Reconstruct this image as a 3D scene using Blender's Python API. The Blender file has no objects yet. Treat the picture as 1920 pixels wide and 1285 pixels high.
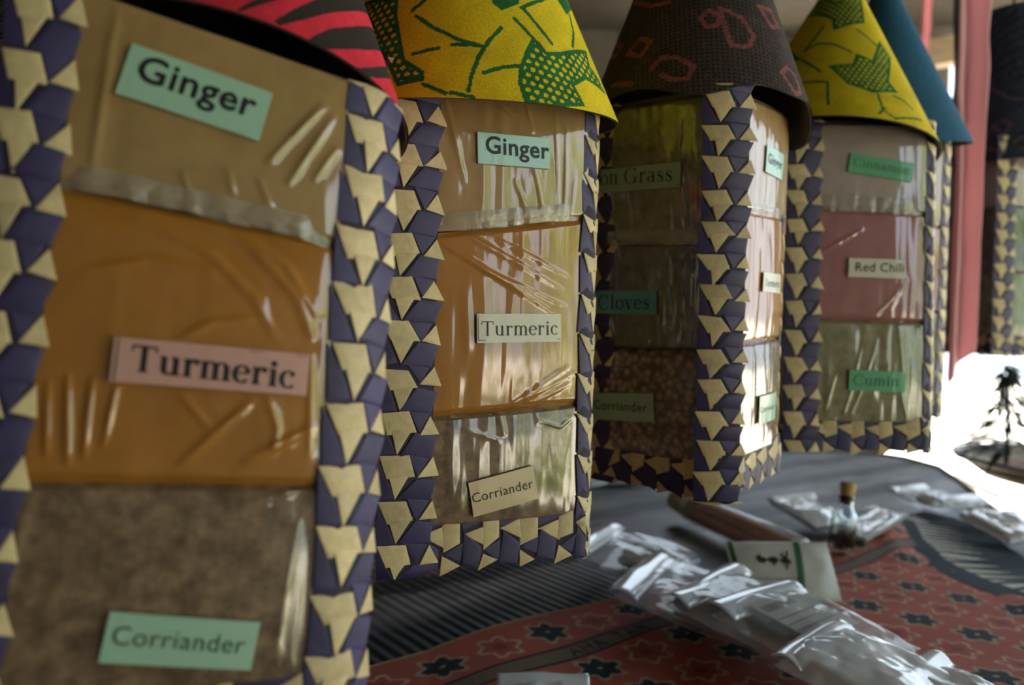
import bpy, bmesh, math, random
import numpy as np
from mathutils import Vector, Matrix

SC = bpy.context.scene
COL = SC.collection
random.seed(7)
RNG = np.random.default_rng(7)

# ------------------------------------------------------------------ camera
cam_d = bpy.data.cameras.new('camera')
cam = bpy.data.objects.new('camera', cam_d)
COL.objects.link(cam)
SC.camera = cam
cam_d.sensor_width = 36.0
cam_d.lens = 1400.0 / 1920.0 * 36.0
cam_d.clip_start = 0.01
r_ = math.radians(2.0)
cam.matrix_world = Matrix(((math.cos(r_), -math.sin(r_), 0, 0),
                           (0, 0, -1, 0),
                           (math.sin(r_), math.cos(r_), 0, 1.0),
                           (0, 0, 0, 1)))
cam_d.dof.use_dof = True
cam_d.dof.focus_distance = 0.37
cam_d.dof.aperture_fstop = 7.0

# ------------------------------------------------------------------ light
SC.view_settings.view_transform = 'Standard'
SC.view_settings.look = 'None'
SC.view_settings.gamma = 1.0
SC.view_settings.use_curve_mapping = False
SC.view_settings.exposure = 1.1
SC.cycles.max_bounces = 8
SC.cycles.transparent_max_bounces = 16
SC.cycles.caustics_reflective = False
SC.cycles.caustics_refractive = False
SC.cycles.sample_clamp_indirect = 6.0

world = bpy.data.worlds.new('sky')
SC.world = world
world.use_nodes = True
wn = world.node_tree
wn.nodes.clear()
wo = wn.nodes.new('ShaderNodeOutputWorld')
wb = wn.nodes.new('ShaderNodeBackground')
wb.inputs['Color'].default_value = (0.74, 0.87, 1.0, 1)
wb.inputs['Strength'].default_value = 1.3
wn.links.new(wb.outputs[0], wo.inputs[0])

sun_d = bpy.data.lights.new('sun', 'SUN')
sun_d.energy = 14.0
sun_d.angle = 0.01
sun_d.color = (1.0, 0.95, 0.86)
sun = bpy.data.objects.new('sun', sun_d)
COL.objects.link(sun)
sun.rotation_euler = Vector((0.2, -0.55, -1.0)).to_track_quat('-Z', 'Y').to_euler()
sun.location = (4, 4, 6)

def portal(name, loc, size, direction):
    d = bpy.data.lights.new(name, 'AREA')
    d.shape = 'RECTANGLE'
    d.size, d.size_y = size
    d.cycles.is_portal = True
    o = bpy.data.objects.new(name, d)
    COL.objects.link(o)
    o.location = loc
    o.rotation_euler = Vector(direction).to_track_quat('-Z', 'Y').to_euler()
portal('opening_right_portal', (2.1, 0.4, 1.05), (4.6, 2.1), (-1, 0, 0))
portal('opening_back_portal', (1.86, 2.8, 1.05), (0.5, 2.1), (0, -1, 0))
portal('added_window_portal', (0.85, 2.8, 1.67), (0.8, 0.7), (0, -1, 0))

# ------------------------------------------------------------------ helpers
def link(o, parent=None):
    COL.objects.link(o)
    if parent is not None:
        o.parent = parent
    return o

def mesh_np(name, V, Fc, mats, parent=None, mi=None, smooth=False, colors=None, cname='print'):
    """one mesh object from vertex / face lists"""
    me = bpy.data.meshes.new(name)
    V = np.asarray(V, dtype=np.float32)
    if isinstance(Fc, np.ndarray):
        n, k = Fc.shape
        me.vertices.add(len(V)); me.vertices.foreach_set('co', V.ravel())
        me.loops.add(n * k); me.loops.foreach_set('vertex_index', Fc.astype(np.int32).ravel())
        me.polygons.add(n)
        me.polygons.foreach_set('loop_start', np.arange(0, n * k, k, dtype=np.int32))
        me.update(calc_edges=True)
    else:
        me.from_pydata([tuple(map(float, v)) for v in V], [], Fc)
        me.update()
    me.validate()
    if not isinstance(mats, (list, tuple)):
        mats = [mats]
    for m in mats:
        me.materials.append(m)
    if mi is not None:
        me.polygons.foreach_set('material_index', np.asarray(mi, dtype=np.int32))
    if smooth is not False:
        me.polygons.foreach_set('use_smooth', np.ones(len(me.polygons), dtype=bool) if smooth is True else np.asarray(smooth, dtype=bool))
    if colors is not None:
        ca = me.color_attributes.new(cname, 'FLOAT_COLOR', 'POINT')
        c4 = np.ones((len(V), 4), dtype=np.float32)
        c4[:, :3] = colors
        ca.data.foreach_set('color', c4.ravel())
    o = bpy.data.objects.new(name, me)
    return link(o, parent)

def grid_faces(nu, nv, off=0, closed=False):
    """quads of a (nv rows) x (nu columns) grid"""
    iu = np.arange(nu if closed else nu - 1)
    iv = np.arange(nv - 1)
    a, b = np.meshgrid(iu, iv)
    a = a.ravel(); b = b.ravel()
    a2 = (a + 1) % nu
    return np.stack([b * nu + a, b * nu + a2, (b + 1) * nu + a2, (b + 1) * nu + a], 1) + off

class MB:
    """collects simple solids into one mesh"""
    def __init__(s):
        s.v, s.f, s.m, s.s = [], [], [], []
    def add(s, V, Fc, m=0, smooth=False):
        o = len(s.v)
        s.v += [tuple(map(float, p)) for p in V]
        s.f += [tuple(int(i) + o for i in f) for f in Fc]
        s.m += [m] * len(Fc); s.s += [smooth] * len(Fc)
    def box(s, c, d, rot=None, m=0):
        V = []
        for z in (-1, 1):
            for y in (-1, 1):
                for x in (-1, 1):
                    p = Vector((x * d[0] / 2, y * d[1] / 2, z * d[2] / 2))
                    if rot is not None:
                        p = rot @ p
                    V.append(p + Vector(c))
        s.add(V, [(0, 2, 3, 1), (4, 5, 7, 6), (0, 1, 5, 4), (2, 6, 7, 3), (0, 4, 6, 2), (1, 3, 7, 5)], m)
    def tube(s, pts, r, n=12, m=0, cap=True, closed=False):
        pts = [Vector(p) for p in pts]
        rr = r if isinstance(r, (list, tuple)) else [r] * len(pts)
        V = []
        up = Vector((0, 0, 1))
        for i, p in enumerate(pts):
            if closed:
                t = pts[(i + 1) % len(pts)] - pts[i - 1]
            else:
                t = pts[min(i + 1, len(pts) - 1)] - pts[max(i - 1, 0)]
            t.normalize()
            a = t.cross(up)
            if a.length < 1e-3:
                a = t.cross(Vector((0, 1, 0)))
            a.normalize()
            b = t.cross(a)
            for k in range(n):
                an = 2 * math.pi * k / n
                V.append(p + a * math.cos(an) * rr[i] + b * math.sin(an) * rr[i])
        Fc = []
        rows = len(pts) if closed else len(pts) - 1
        for i in range(rows):
            j = (i + 1) % len(pts)
            for k in range(n):
                k2 = (k + 1) % n
                Fc.append((i * n + k, j * n + k, j * n + k2, i * n + k2))
        if cap and not closed:
            Fc.append(tuple(range(n)))
            Fc.append(tuple((len(pts) - 1) * n + k for k in reversed(range(n))))
        s.add(V, Fc, m, True)
    def lathe(s, prof, n=40, m=0, c=(0, 0, 0)):
        V = []
        for r, z in prof:
            for k in range(n):
                an = 2 * math.pi * k / n
                V.append((c[0] + r * math.cos(an), c[1] + r * math.sin(an), c[2] + z))
        Fc = []
        for i in range(len(prof) - 1):
            for k in range(n):
                k2 = (k + 1) % n
                Fc.append((i * n + k, i * n + k2, (i + 1) * n + k2, (i + 1) * n + k))
        s.add(V, Fc, m, True)
    def build(s, name, mats, parent=None):
        o = mesh_np(name, s.v, s.f, mats, parent, s.m)
        o.data.polygons.foreach_set('use_smooth', np.asarray(s.s, dtype=bool))
        return o

def tag(o, label=None, cat=None, group=None, kind=None):
    if label: o['label'] = label
    if cat: o['category'] = cat
    if group: o['group'] = group
    if kind: o['kind'] = kind
    return o

def empty(name, loc=(0, 0, 0), mat=None):
    o = bpy.data.objects.new(name, None)
    o.empty_display_size = 0.05
    COL.objects.link(o)
    if mat is not None:
        o.matrix_world = mat
    else:
        o.location = loc
    return o

# ------------------------------------------------------------------ materials
def new_mat(name):
    m = bpy.data.materials.new(name)
    m.use_nodes = True
    nt = m.node_tree
    b = nt.nodes['Principled BSDF']
    return m, nt, b

def N(nt, t, **kw):
    n = nt.nodes.new(t)
    for k, v in kw.items():
        setattr(n, k, v)
    return n

def coords(nt, scale=(1, 1, 1), rot=(0, 0, 0), kind='Object'):
    tc = N(nt, 'ShaderNodeTexCoord')
    mp = N(nt, 'ShaderNodeMapping')
    mp.inputs['Scale'].default_value = scale
    mp.inputs['Rotation'].default_value = rot
    nt.links.new(tc.outputs[kind], mp.inputs['Vector'])
    return mp.outputs['Vector']

def noise(nt, vec, scale, detail=4.0, rough=0.6):
    n = N(nt, 'ShaderNodeTexNoise')
    n.inputs['Scale'].default_value = scale
    n.inputs['Detail'].default_value = detail
    n.inputs['Roughness'].default_value = rough
    nt.links.new(vec, n.inputs['Vector'])
    return n.outputs['Fac']

def ramp(nt, fac, stops):
    r = N(nt, 'ShaderNodeValToRGB')
    el = r.color_ramp.elements
    while len(el) < len(stops):
        el.new(0.5)
    for e, (p, c) in zip(el, stops):
        e.position = p
        e.color = (*c, 1)
    nt.links.new(fac, r.inputs['Fac'])
    return r.outputs['Color']

def bump(nt, h, strength, dist=0.001, normal=None):
    b = N(nt, 'ShaderNodeBump')
    b.inputs['Strength'].default_value = strength
    b.inputs['Distance'].default_value = dist
    nt.links.new(h, b.inputs['Height'])
    return b.outputs['Normal']

def noisy(name, c1, c2, scale=40, rough=0.6, stretch=(1, 1, 1), b=0.3, bd=0.001, spec=0.5, metallic=0.0, detail=4.0):
    m, nt, p = new_mat(name)
    v = coords(nt, stretch)
    f = noise(nt, v, scale, detail)
    nt.links.new(ramp(nt, f, [(0.3, c1), (0.7, c2)]), p.inputs['Base Color'])
    p.inputs['Roughness'].default_value = rough
    p.inputs['Specular IOR Level'].default_value = spec
    p.inputs['Metallic'].default_value = metallic
    if b:
        nt.links.new(bump(nt, f, b, bd), p.inputs['Normal'])
    return m

def leaf_mat(name, c, rough, spec):
    """split palm leaf: colour varied per strip by the 'tint' attribute, fine fibres"""
    m, nt, p = new_mat(name)
    at = N(nt, 'ShaderNodeAttribute', attribute_name='tint')
    v = coords(nt)
    f = noise(nt, v, 260, 3)
    mx = N(nt, 'ShaderNodeMixRGB', blend_type='MULTIPLY')
    mx.inputs[0].default_value = 1
    nt.links.new(ramp(nt, f, [(0.3, tuple(x * 0.86 for x in c)), (0.7, tuple(x * 1.1 for x in c))]), mx.inputs[1])
    nt.links.new(at.outputs['Color'], mx.inputs[2])
    nt.links.new(mx.outputs[0], p.inputs['Base Color'])
    p.inputs['Roughness'].default_value = rough
    p.inputs['Specular IOR Level'].default_value = spec
    uvn = N(nt, 'ShaderNodeAttribute', attribute_name='fibre')
    w = N(nt, 'ShaderNodeTexWave', bands_direction='X')
    w.inputs['Scale'].default_value = 1.0
    w.inputs['Distortion'].default_value = 1.5
    nt.links.new(uvn.outputs['Vector'], w.inputs['Vector'])
    nt.links.new(bump(nt, w.outputs['Fac'], 0.25, 0.0004), p.inputs['Normal'])
    return m

M = {}
M['tan_leaf'] = leaf_mat('tan_palm_leaf', (0.62, 0.49, 0.27), 0.5, 0.4)
M['purple_leaf'] = leaf_mat('purple_palm_leaf', (0.043, 0.034, 0.108), 0.45, 0.35)
M['weave_core'] = noisy('dark_weave_core', (0.02, 0.016, 0.04), (0.035, 0.028, 0.06), 80, 0.8)
M['cardboard'] = noisy('brown_cardboard', (0.16, 0.11, 0.065), (0.22, 0.15, 0.09), 60, 0.85)
M['lining'] = noisy('dark_card_lining', (0.035, 0.028, 0.025), (0.06, 0.05, 0.045), 50, 0.8)
M['cord'] = noisy('sisal_cord', (0.25, 0.18, 0.1), (0.4, 0.3, 0.18), 200, 0.9)

def bag_mat(name, c1, c2, scale, film_scale=(70, 70, 9), film=0.42, detail=6.0, stops=(0.3, 0.7), coatr=0.09):
    m, nt, p = new_mat(name)
    v = coords(nt)
    f = noise(nt, v, scale, detail, 0.65)
    nt.links.new(ramp(nt, f, [(stops[0], c1), (stops[1], c2)]), p.inputs['Base Color'])
    p.inputs['Roughness'].default_value = 0.7
    p.inputs['Specular IOR Level'].default_value = 0.2
    p.inputs['Coat Weight'].default_value = 1.0
    p.inputs['Coat Roughness'].default_value = coatr
    p.inputs['Coat IOR'].default_value = 1.85
    fv = coords(nt, film_scale)
    ff = noise(nt, fv, 1.0, 2.0, 0.5)
    nt.links.new(bump(nt, ff, film, 0.004), p.inputs['Coat Normal'])
    return m

M['ginger'] = bag_mat('ginger_powder_bag', (0.31, 0.19, 0.072), (0.39, 0.245, 0.10), 60)
M['turmeric'] = bag_mat('turmeric_powder_bag', (0.34, 0.135, 0.014), (0.42, 0.175, 0.02), 45)
M['coriander'] = bag_mat('coriander_powder_bag', (0.10, 0.06, 0.036), (0.27, 0.17, 0.10), 150, detail=8, stops=(0.36, 0.64))
M['lemongrass'] = bag_mat('dried_lemongrass_bag', (0.075, 0.085, 0.05), (0.27, 0.265, 0.17), 90, detail=8, film=0.8)  # base colour raised to carry a pale veil of haze
M['cloves'] = bag_mat('clove_bag', (0.035, 0.038, 0.042), (0.13, 0.12, 0.115), 120, detail=8, film=0.8)  # near-black cloves lightened, haze put into the colour
M['cinnamon'] = bag_mat('cinnamon_powder_bag', (0.34, 0.27, 0.25), (0.43, 0.35, 0.33), 60)  # paler and bluer than cinnamon, bluish haze put into the colour
M['chili'] = bag_mat('chili_powder_bag', (0.32, 0.125, 0.13), (0.39, 0.16, 0.165), 60)  # chilli red lightened and cooled by the same painted haze
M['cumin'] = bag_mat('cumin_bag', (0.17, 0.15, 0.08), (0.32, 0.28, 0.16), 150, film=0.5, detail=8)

def seed_bag():
    m, nt, p = new_mat('coriander_seed_bag')
    v = coords(nt)
    vo = N(nt, 'ShaderNodeTexVoronoi')
    vo.inputs['Scale'].default_value = 190
    nt.links.new(v, vo.inputs['Vector'])
    nt.links.new(ramp(nt, vo.outputs['Distance'], [(0.1, (0.42, 0.27, 0.19)), (0.7, (0.06, 0.04, 0.03))]), p.inputs['Base Color'])  # seed tones raised as well to include the haze
    p.inputs['Roughness'].default_value = 0.6
    nt.links.new(bump(nt, vo.outputs['Distance'], -0.8, 0.003), p.inputs['Normal'])
    p.inputs['Coat Weight'].default_value = 0.8
    p.inputs['Coat Roughness'].default_value = 0.12
    ff = noise(nt, coords(nt, (70, 70, 9)), 1.0, 2.0)
    nt.links.new(bump(nt, ff, 0.35, 0.004), p.inputs['Coat Normal'])
    return m
M['seeds'] = seed_bag()

def clear_mat(name, col, alpha, rough=0.12, bs=0.5, scale=60):
    m, nt, p = new_mat(name)
    p.inputs['Base Color'].default_value = (*col, 1)
    p.inputs['Alpha'].default_value = alpha
    p.inputs['Roughness'].default_value = rough
    p.inputs['Specular IOR Level'].default_value = 0.9
    p.inputs['Coat Weight'].default_value = 1.0; p.inputs['Coat IOR'].default_value = 1.8; p.inputs['Coat Roughness'].default_value = rough * 0.6
    f = noise(nt, coords(nt), scale, 2.0)
    nt.links.new(bump(nt, f, bs, 0.004), p.inputs['Normal'])
    return m
M['seal'] = clear_mat('clear_bag_seal', (0.55, 0.5, 0.42), 0.4, 0.12, 0.6, 120)
M['clear'] = clear_mat('clear_plastic', (0.78, 0.84, 0.92), 0.34, 0.12, 0.08, 25)
M['milky'] = clear_mat('milky_plastic', (0.78, 0.82, 0.88), 0.8, 0.18, 0.12, 25)

def paper(name, c, rough=0.45):
    m, nt, p = new_mat(name)
    f = noise(nt, coords(nt), 300, 2)
    nt.links.new(ramp(nt, f, [(0.3, tuple(x * 0.95 for x in c)), (0.7, c)]), p.inputs['Base Color'])
    p.inputs['Roughness'].default_value = 0.6
    p.inputs['Coat Weight'].default_value = 0.6
    p.inputs['Coat Roughness'].default_value = 0.12
    ff = noise(nt, coords(nt, (70, 70, 9)), 1.0, 2.0)
    nt.links.new(bump(nt, ff, 0.3, 0.003), p.inputs['Coat Normal'])
    return m
M['mint'] = paper('mint_green_paper', (0.36, 0.58, 0.45))
M['aqua'] = paper('pale_aqua_paper', (0.40, 0.66, 0.60))
M['pink'] = paper('pink_paper', (0.62, 0.34, 0.30))
M['white'] = paper('white_paper', (0.72, 0.68, 0.58))
M['cream'] = paper('cream_paper', (0.66, 0.50, 0.32))
M['teal'] = paper('teal_paper', (0.08, 0.33, 0.37))
M['green'] = paper('green_paper', (0.10, 0.42, 0.22))
M['sage'] = paper('sage_paper', (0.32, 0.46, 0.33))
M['ink'] = noisy('black_ink', (0.006, 0.008, 0.010), (0.012, 0.013, 0.016), 100, 0.5, b=0)
M['ink_green'] = noisy('dark_green_ink', (0.01, 0.06, 0.035), (0.015, 0.08, 0.045), 100, 0.5, b=0)

def print_mat(name, rough=0.85, weave=900, attr='print', sheen=0.0):
    m, nt, p = new_mat(name)
    at = N(nt, 'ShaderNodeAttribute', attribute_name=attr)
    f = noise(nt, coords(nt), weave, 2)
    mx = N(nt, 'ShaderNodeMixRGB', blend_type='MULTIPLY')
    mx.inputs[0].default_value = 1
    nt.links.new(at.outputs['Color'], mx.inputs[1])
    nt.links.new(ramp(nt, f, [(0.3, (0.8, 0.8, 0.8)), (0.7, (1.1, 1.1, 1.1))]), mx.inputs[2])
    nt.links.new(mx.outputs[0], p.inputs['Base Color'])
    p.inputs['Roughness'].default_value = rough
    p.inputs['Specular IOR Level'].default_value = 0.25
    nt.links.new(bump(nt, f, 0.4, 0.0006), p.inputs['Normal'])
    return m
M['wax_print'] = print_mat('wax_print_fabric')
M['kanga'] = print_mat('printed_cotton', 0.8, 1200)

# ------------------------------------------------------------------ structure of the stall
M['sand'] = noisy('pale_sand', (0.62, 0.55, 0.45), (0.80, 0.74, 0.64), 2.5, 0.9, detail=8)
M['earth'] = noisy('packed_earth', (0.10, 0.075, 0.055), (0.16, 0.12, 0.09), 6, 0.95)
M['plank'] = noisy('weathered_plank', (0.10, 0.085, 0.075), (0.20, 0.17, 0.155), 5, 0.8, stretch=(9, 9, 0.8))
M['darkwood'] = noisy('dark_wood', (0.035, 0.028, 0.024), (0.075, 0.06, 0.05), 6, 0.7, stretch=(10, 10, 1))
M['palewood'] = noisy('pale_wood', (0.32, 0.22, 0.14), (0.45, 0.33, 0.22), 8, 0.7, stretch=(1, 10, 10))
M['thatch'] = noisy('palm_thatch', (0.035, 0.028, 0.02), (0.09, 0.07, 0.05), 30, 0.95, stretch=(1, 8, 8), b=0.6, bd=0.01)

def struct(name, mb, mat):
    return tag(mb.build(name, mat), kind='structure')
b = MB(); b.box((6, 6, -0.05), (60, 60, 0.1)); struct('ground', b, M['sand'])
b = MB(); b.box((0.2, 0.4, 0.01), (3.8, 4.6, 0.02)); struct('floor', b, M['earth'])
b = MB(); b.box((0.15, 0.4, 2.2), (3.9, 4.9, 0.12)); struct('ceiling', b, M['thatch'])
b = MB()
for i in range(23):
    b.box((-1.65, -1.8 + i * 0.2, 1.08), (0.04, 0.192, 2.12))
b.box((-1.68, 0.4, 1.08), (0.02, 4.6, 2.12))
struct('wall_left', b, M['plank'])
b = MB()
WX0, WX1, WZ0, WZ1 = 0.45, 1.25, 1.32, 2.02  # hole for an added opening, out of sight behind the lanterns
for i in range(16):
    x = -1.55 + i * 0.2
    yb = 2.72 + random.uniform(-.004, .004)
    if WX0 - 0.05 < x < WX1 + 0.05:
        b.box((x, yb, (0.02 + WZ0) / 2), (0.192, 0.04, WZ0 - 0.02)); b.box((x, yb, (WZ1 + 2.14) / 2), (0.192, 0.04, 2.14 - WZ1))
    elif x > 1.4:
        b.box((x, yb, 1.55), (0.192, 0.04, 1.18))
    else:
        b.box((x, yb, 1.08), (0.192, 0.04, 2.12))
b.box((0.85, 2.75, 0.67), (0.8, 0.02, 1.3)); b.box((0.85, 2.75, 2.08), (0.8, 0.02, 0.12))
b.box((-0.6, 2.75, 1.08), (2.1, 0.02, 2.12)); b.box((1.30, 2.75, 1.08), (0.10, 0.02, 2.12)); b.box((1.45, 2.75, 1.55), (0.20, 0.02, 1.18))
struct('wall_back', b, M['plank'])
b = MB()
for i in range(19):
    b.box((-1.55 + i * 0.2, -1.92, 1.08), (0.192, 0.04, 2.12))
b.box((0.25, -1.95, 1.08), (3.8, 0.02, 2.12))
struct('wall_front', b, M['plank'])
b = MB()
for x in (WX0 - 0.02, WX1 + 0.02): b.box((x, 2.69, (WZ0 + WZ1) / 2), (0.05, 0.03, WZ1 - WZ0 + 0.1))
for z in (WZ0 - 0.025, WZ1 + 0.025): b.box((0.85, 2.69, z), (0.84, 0.03, 0.05))
struct('added_window_1', b, M['darkwood'])  # unseen opening and frame added to throw highlights on the table
b = MB()
rm = Matrix.Rotation(math.radians(-12), 3, 'Y')
b.box((1.52, 2.55, 2.06), (0.9, 0.06, 0.09), rm)
struct('beam', b, M['palewood'])

# ------------------------------------------------------------------ table
T = 0.75
tb = empty('display_table', (0.1, 1.0, 0.02))
tag(tb, 'long dark wooden table under the mat and printed cloth', 'table')
b = MB()
# top outline narrows a little toward the front on the right
out = [(-1.1, 0.2), (0.70, 0.2), (0.735, 1.06), (0.80, 1.25), (0.885, 1.47), (0.955, 1.67), (0.94, 1.85), (-1.1, 1.85)]
V = [(x - 0.1, y - 1.0, T - 0.02 - 0.045) for x, y in out] + [(x - 0.1, y - 1.0, T - 0.02 - 0.006) for x, y in out]
n = len(out)
b.add(V, [tuple(range(n - 1, -1, -1)), tuple(range(n, 2 * n))] + [(i, (i + 1) % n, n + (i + 1) % n, n + i) for i in range(n)])
b.build('tabletop', M['darkwood'], tb)
for (x, y) in ((-1.0, 0.3), (0.62, 0.3), (0.84, 1.72), (-1.0, 1.72)):
    b = MB(); b.box((x - 0.1, y - 1.0, (T - 0.065) / 2), (0.07, 0.07, T - 0.065)); b.build('leg', M['darkwood'], tb)

# table mat: woven palm leaf, bands run along the cloth edge direction
ED = np.array([0.78, 0.625]); EP = np.array([0.625, -0.78]); EO = np.array([-0.058, 0.581])
def ab(x, y):
    d = np.stack([x - EO[0], y - EO[1]], -1)
    return d @ ED, d @ EP
def mat_material():
    m, nt, p = new_mat('woven_table_mat')
    at = N(nt, 'ShaderNodeAttribute', attribute_name='print')
    nt.links.new(at.outputs['Color'], p.inputs['Base Color'])
    p.inputs['Roughness'].default_value = 0.42
    p.inputs['Specular IOR Level'].default_value = 0.55
    w = N(nt, 'ShaderNodeTexWave', bands_direction='X')
    w.inputs['Scale'].default_value = 1 / 0.012 / 2 / math.pi * 2 * math.pi / 6.2832 * 2
    w.inputs['Distortion'].default_value = 0.6
    v = coords(nt, (1, 1, 1), (0, 0, -math.atan2(0.625, 0.78)))
    nt.links.new(v, w.inputs['Vector'])
    nt.links.new(bump(nt, w.outputs['Fac'], 0.5, 0.003), p.inputs['Normal'])
    return m
def vnoise(x, y, s, seed=0):
    """smooth value noise"""
    x = x * s; y = y * s
    xi = np.floor(x).astype(int); yi = np.floor(y).astype(int)
    fx = x - xi; fy = y - yi
    fx = fx * fx * (3 - 2 * fx); fy = fy * fy * (3 - 2 * fy)
    def h(a, b):
        k = (a * 374761393 + b * 668265263 + seed * 144665) & 0x7fffffff
        k = ((k ^ (k >> 13)) * 1274126177) & 0x7fffffff
        return (k % 10007) / 10007.0
    return (h(xi, yi) * (1 - fx) + h(xi + 1, yi) * fx) * (1 - fy) + (h(xi, yi + 1) * (1 - fx) + h(xi + 1, yi + 1) * fx) * fy

def interp_edge(y):
    ys = [0.2, 1.06, 1.25, 1.47, 1.67, 1.8, 1.856]
    xs = [0.705, 0.742, 0.806, 0.892, 0.962, 0.955, 0.92]
    return np.interp(y, ys, xs)
NY, NX = 560, 520
yy = np.linspace(0.25, 1.856, NY)
X = np.zeros((NY, NX)); Y = np.zeros((NY, NX))
for i, y in enumerate(yy):
    t = np.linspace(0, 1, NX)
    X[i] = -0.62 + t * (interp_edge(y) + 0.004 * math.sin(y * 90) + 0.62); Y[i] = y
A, B_ = ab(X, Y)
rib = 0.5 + 0.5 * np.sin(A / 0.0115 * 2 * math.pi)
n1 = vnoise(A * 0.35, B_, 60, 1); n2 = vnoise(A * 0.2, B_, 130, 2); n3 = vnoise(A, B_, 9, 3)
navy = np.array([0.012, 0.022, 0.034]); grey = np.array([0.56, 0.53, 0.53]); red = np.array([0.20, 0.075, 0.06]); black = np.array([0.01, 0.01, 0.014])
light = np.clip((-B_ - 0.045) / 0.05, 0, 1) * np.clip((0.62 + B_ + 0.3 * n3), 0, 1)
ribm = np.clip((rib - 0.35) * 2.2, 0, 1)
bandm = np.clip((np.sin(B_ * 52) + 0.65 + 0.9 * (n2 - 0.5)) * 1.6, 0, 1)
k = (light * (0.25 + 0.75 * ribm) * bandm)[..., None]
col = navy * (1 - k) + grey * k * (0.55 + 0.8 * n1[..., None])
redk = (np.clip((n2 - 0.62) * 6, 0, 1) * light * np.clip(np.sin(B_ * 31 + 1) * 2, 0, 1))[..., None] * 0.8
col = col * (1 - redk) + red * redk * (0.5 + ribm[..., None] * 0.7)
Z = T + 0.002 + 0.0012 * ribm * light + 0.004 * (vnoise(X, Y, 5, 8) - 0.5) + 0.002
V = np.stack([X - 0.2, Y - 1.0, Z - T], -1).reshape(-1, 3)
mt = mesh_np('table_mat', V, grid_faces(NX, NY), mat_material(), None, smooth=True, colors=col.reshape(-1, 3))
mt.location = (0.2, 1.0, T)
tag(mt, 'dark woven palm mat with grey ribbed bands covering the table', 'mat')
# stitched rim of the mat at the right-hand side
ys_ = np.linspace(0.3, 1.85, 60)
b = MB()
b.tube([(interp_edge(y) - 0.2, y - 1.0, 0.004) for y in ys_] + [(0.75 - 0.02 * i * 3.0, 0.856, 0.004) for i in range(1, 20)], 0.006, 8)
b.build('mat_rim', noisy('mat_binding', (0.05, 0.04, 0.035), (0.13, 0.10, 0.085), 60, 0.8, stretch=(1, 6, 1)), mt)

# kanga: red cotton cloth with rows of rosettes and a text band
def a_max(b):
    return np.interp(b, [0, .02, .05, .107, .178, .23, .33, .42], [.811, .775, .72, .64, .588, .565, .535, .52])
NA, NB = 640, 290
bb = np.linspace(0, 0.40, NB)
Aa = np.zeros((NB, NA)); Bb = np.zeros((NB, NA))
for i, v in enumerate(bb):
    Aa[i] = np.linspace(-0.28, a_max(v), NA); Bb[i] = v
def kanga_color(a, b):
    n = vnoise(a, b, 40, 5)
    base = np.array([0.42, 0.105, 0.068])
    col = base * (0.9 + 0.25 * n)[..., None]
    cream = np.array([0.52, 0.36, 0.24]); dark = np.array([0.012, 0.022, 0.030]); maroon = np.array([0.24, 0.05, 0.045])
    def star(col, ca, cb, r, kind):
        da = a - ca; db = b - cb
        d = np.hypot(da, db * 1.08)
        th = np.arctan2(db, da)
        e = 1.0 + 0.20 * np.cos(6 * th)
        q = d / (r * e)
        if kind == 'dark':
            col = np.where(((q < 1.28))[..., None], cream * 0.85, col)
            col = np.where((q < 1.0)[..., None], dark, col)
            col = np.where((d < r * 0.14)[..., None], cream, col)
        else:
            ring = (q > 0.93) & (q < 1.16)
            col = np.where(ring[..., None], cream, col)
            col = np.where((q < 0.93)[..., None], base * np.array([0.95, 0.85, 0.9]), col)
            col = np.where((q < 0.38)[..., None], maroon, col)
        return col
    rows = [(0.034, 0.012)] + [(0.100 + 0.0465 * j, 0.0) for j in range(7)]
    for j, (rb, ph) in enumerate(rows):
        for i in range(-4, 9):
            ca = 0.0835 + 0.103 * i + ph + (0.006 * j)
            col = star(col, ca, rb, 0.0148, 'dark')
            col = star(col, ca + 0.0515, rb + 0.002, 0.0155, 'light')
    # border line and text band
    edge = b < 0.0035
    col = np.where(edge[..., None], cream * 0.8, col)
    band = (b > 0.0605) & (b < 0.0785)
    col = np.where(band[..., None], np.array([0.17, 0.125, 0.085]), col)
    for l in (0.0600, 0.0785):
        col = np.where((np.abs(b - l) < 0.0013)[..., None], dark, col)
    return col
kc = kanga_color(Aa, Bb)
# block capitals in the band, as dark strokes ("ATHA ...": partly legible lettering along the cloth)
def seg_mask(a, b, p, q, w):
    p = np.array(p); q = np.array(q); d = q - p
    t = np.clip(((a - p[0]) * d[0] + (b - p[1]) * d[1]) / max(d @ d, 1e-12), 0, 1)
    return np.hypot(a - p[0] - t * d[0], b - p[1] - t * d[1]) < w
LT = {'A': [((0, 1), (.5, 0)), ((.5, 0), (1, 1)), ((.22, .6), (.78, .6))], 'H': [((0, 0), (0, 1)), ((1, 0), (1, 1)), ((0, .5), (1, .5))],
      'T': [((0, 0), (1, 0)), ((.5, 0), (.5, 1))], 'R': [((0, 0), (0, 1)), ((0, 0), (1, .1)), ((1, .1), (1, .4)), ((1, .4), (0, .5)), ((.3, .5), (1, 1))]}
cx = 0.088
for ch in 'AHA TAR':
    for (p, q) in LT.get(ch, []):
        mk = seg_mask(Aa, Bb, (cx + p[0] * .0085, 0.0645 + p[1] * .010), (cx + q[0] * .0085, 0.0645 + q[1] * .010), 0.00105)
        kc = np.where(mk[..., None], np.array([0.015, 0.014, 0.013]), kc)
    cx += 0.0135 if ch != ' ' else 0.010
XY = EO + Aa[..., None] * ED + Bb[..., None] * EP
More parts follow.
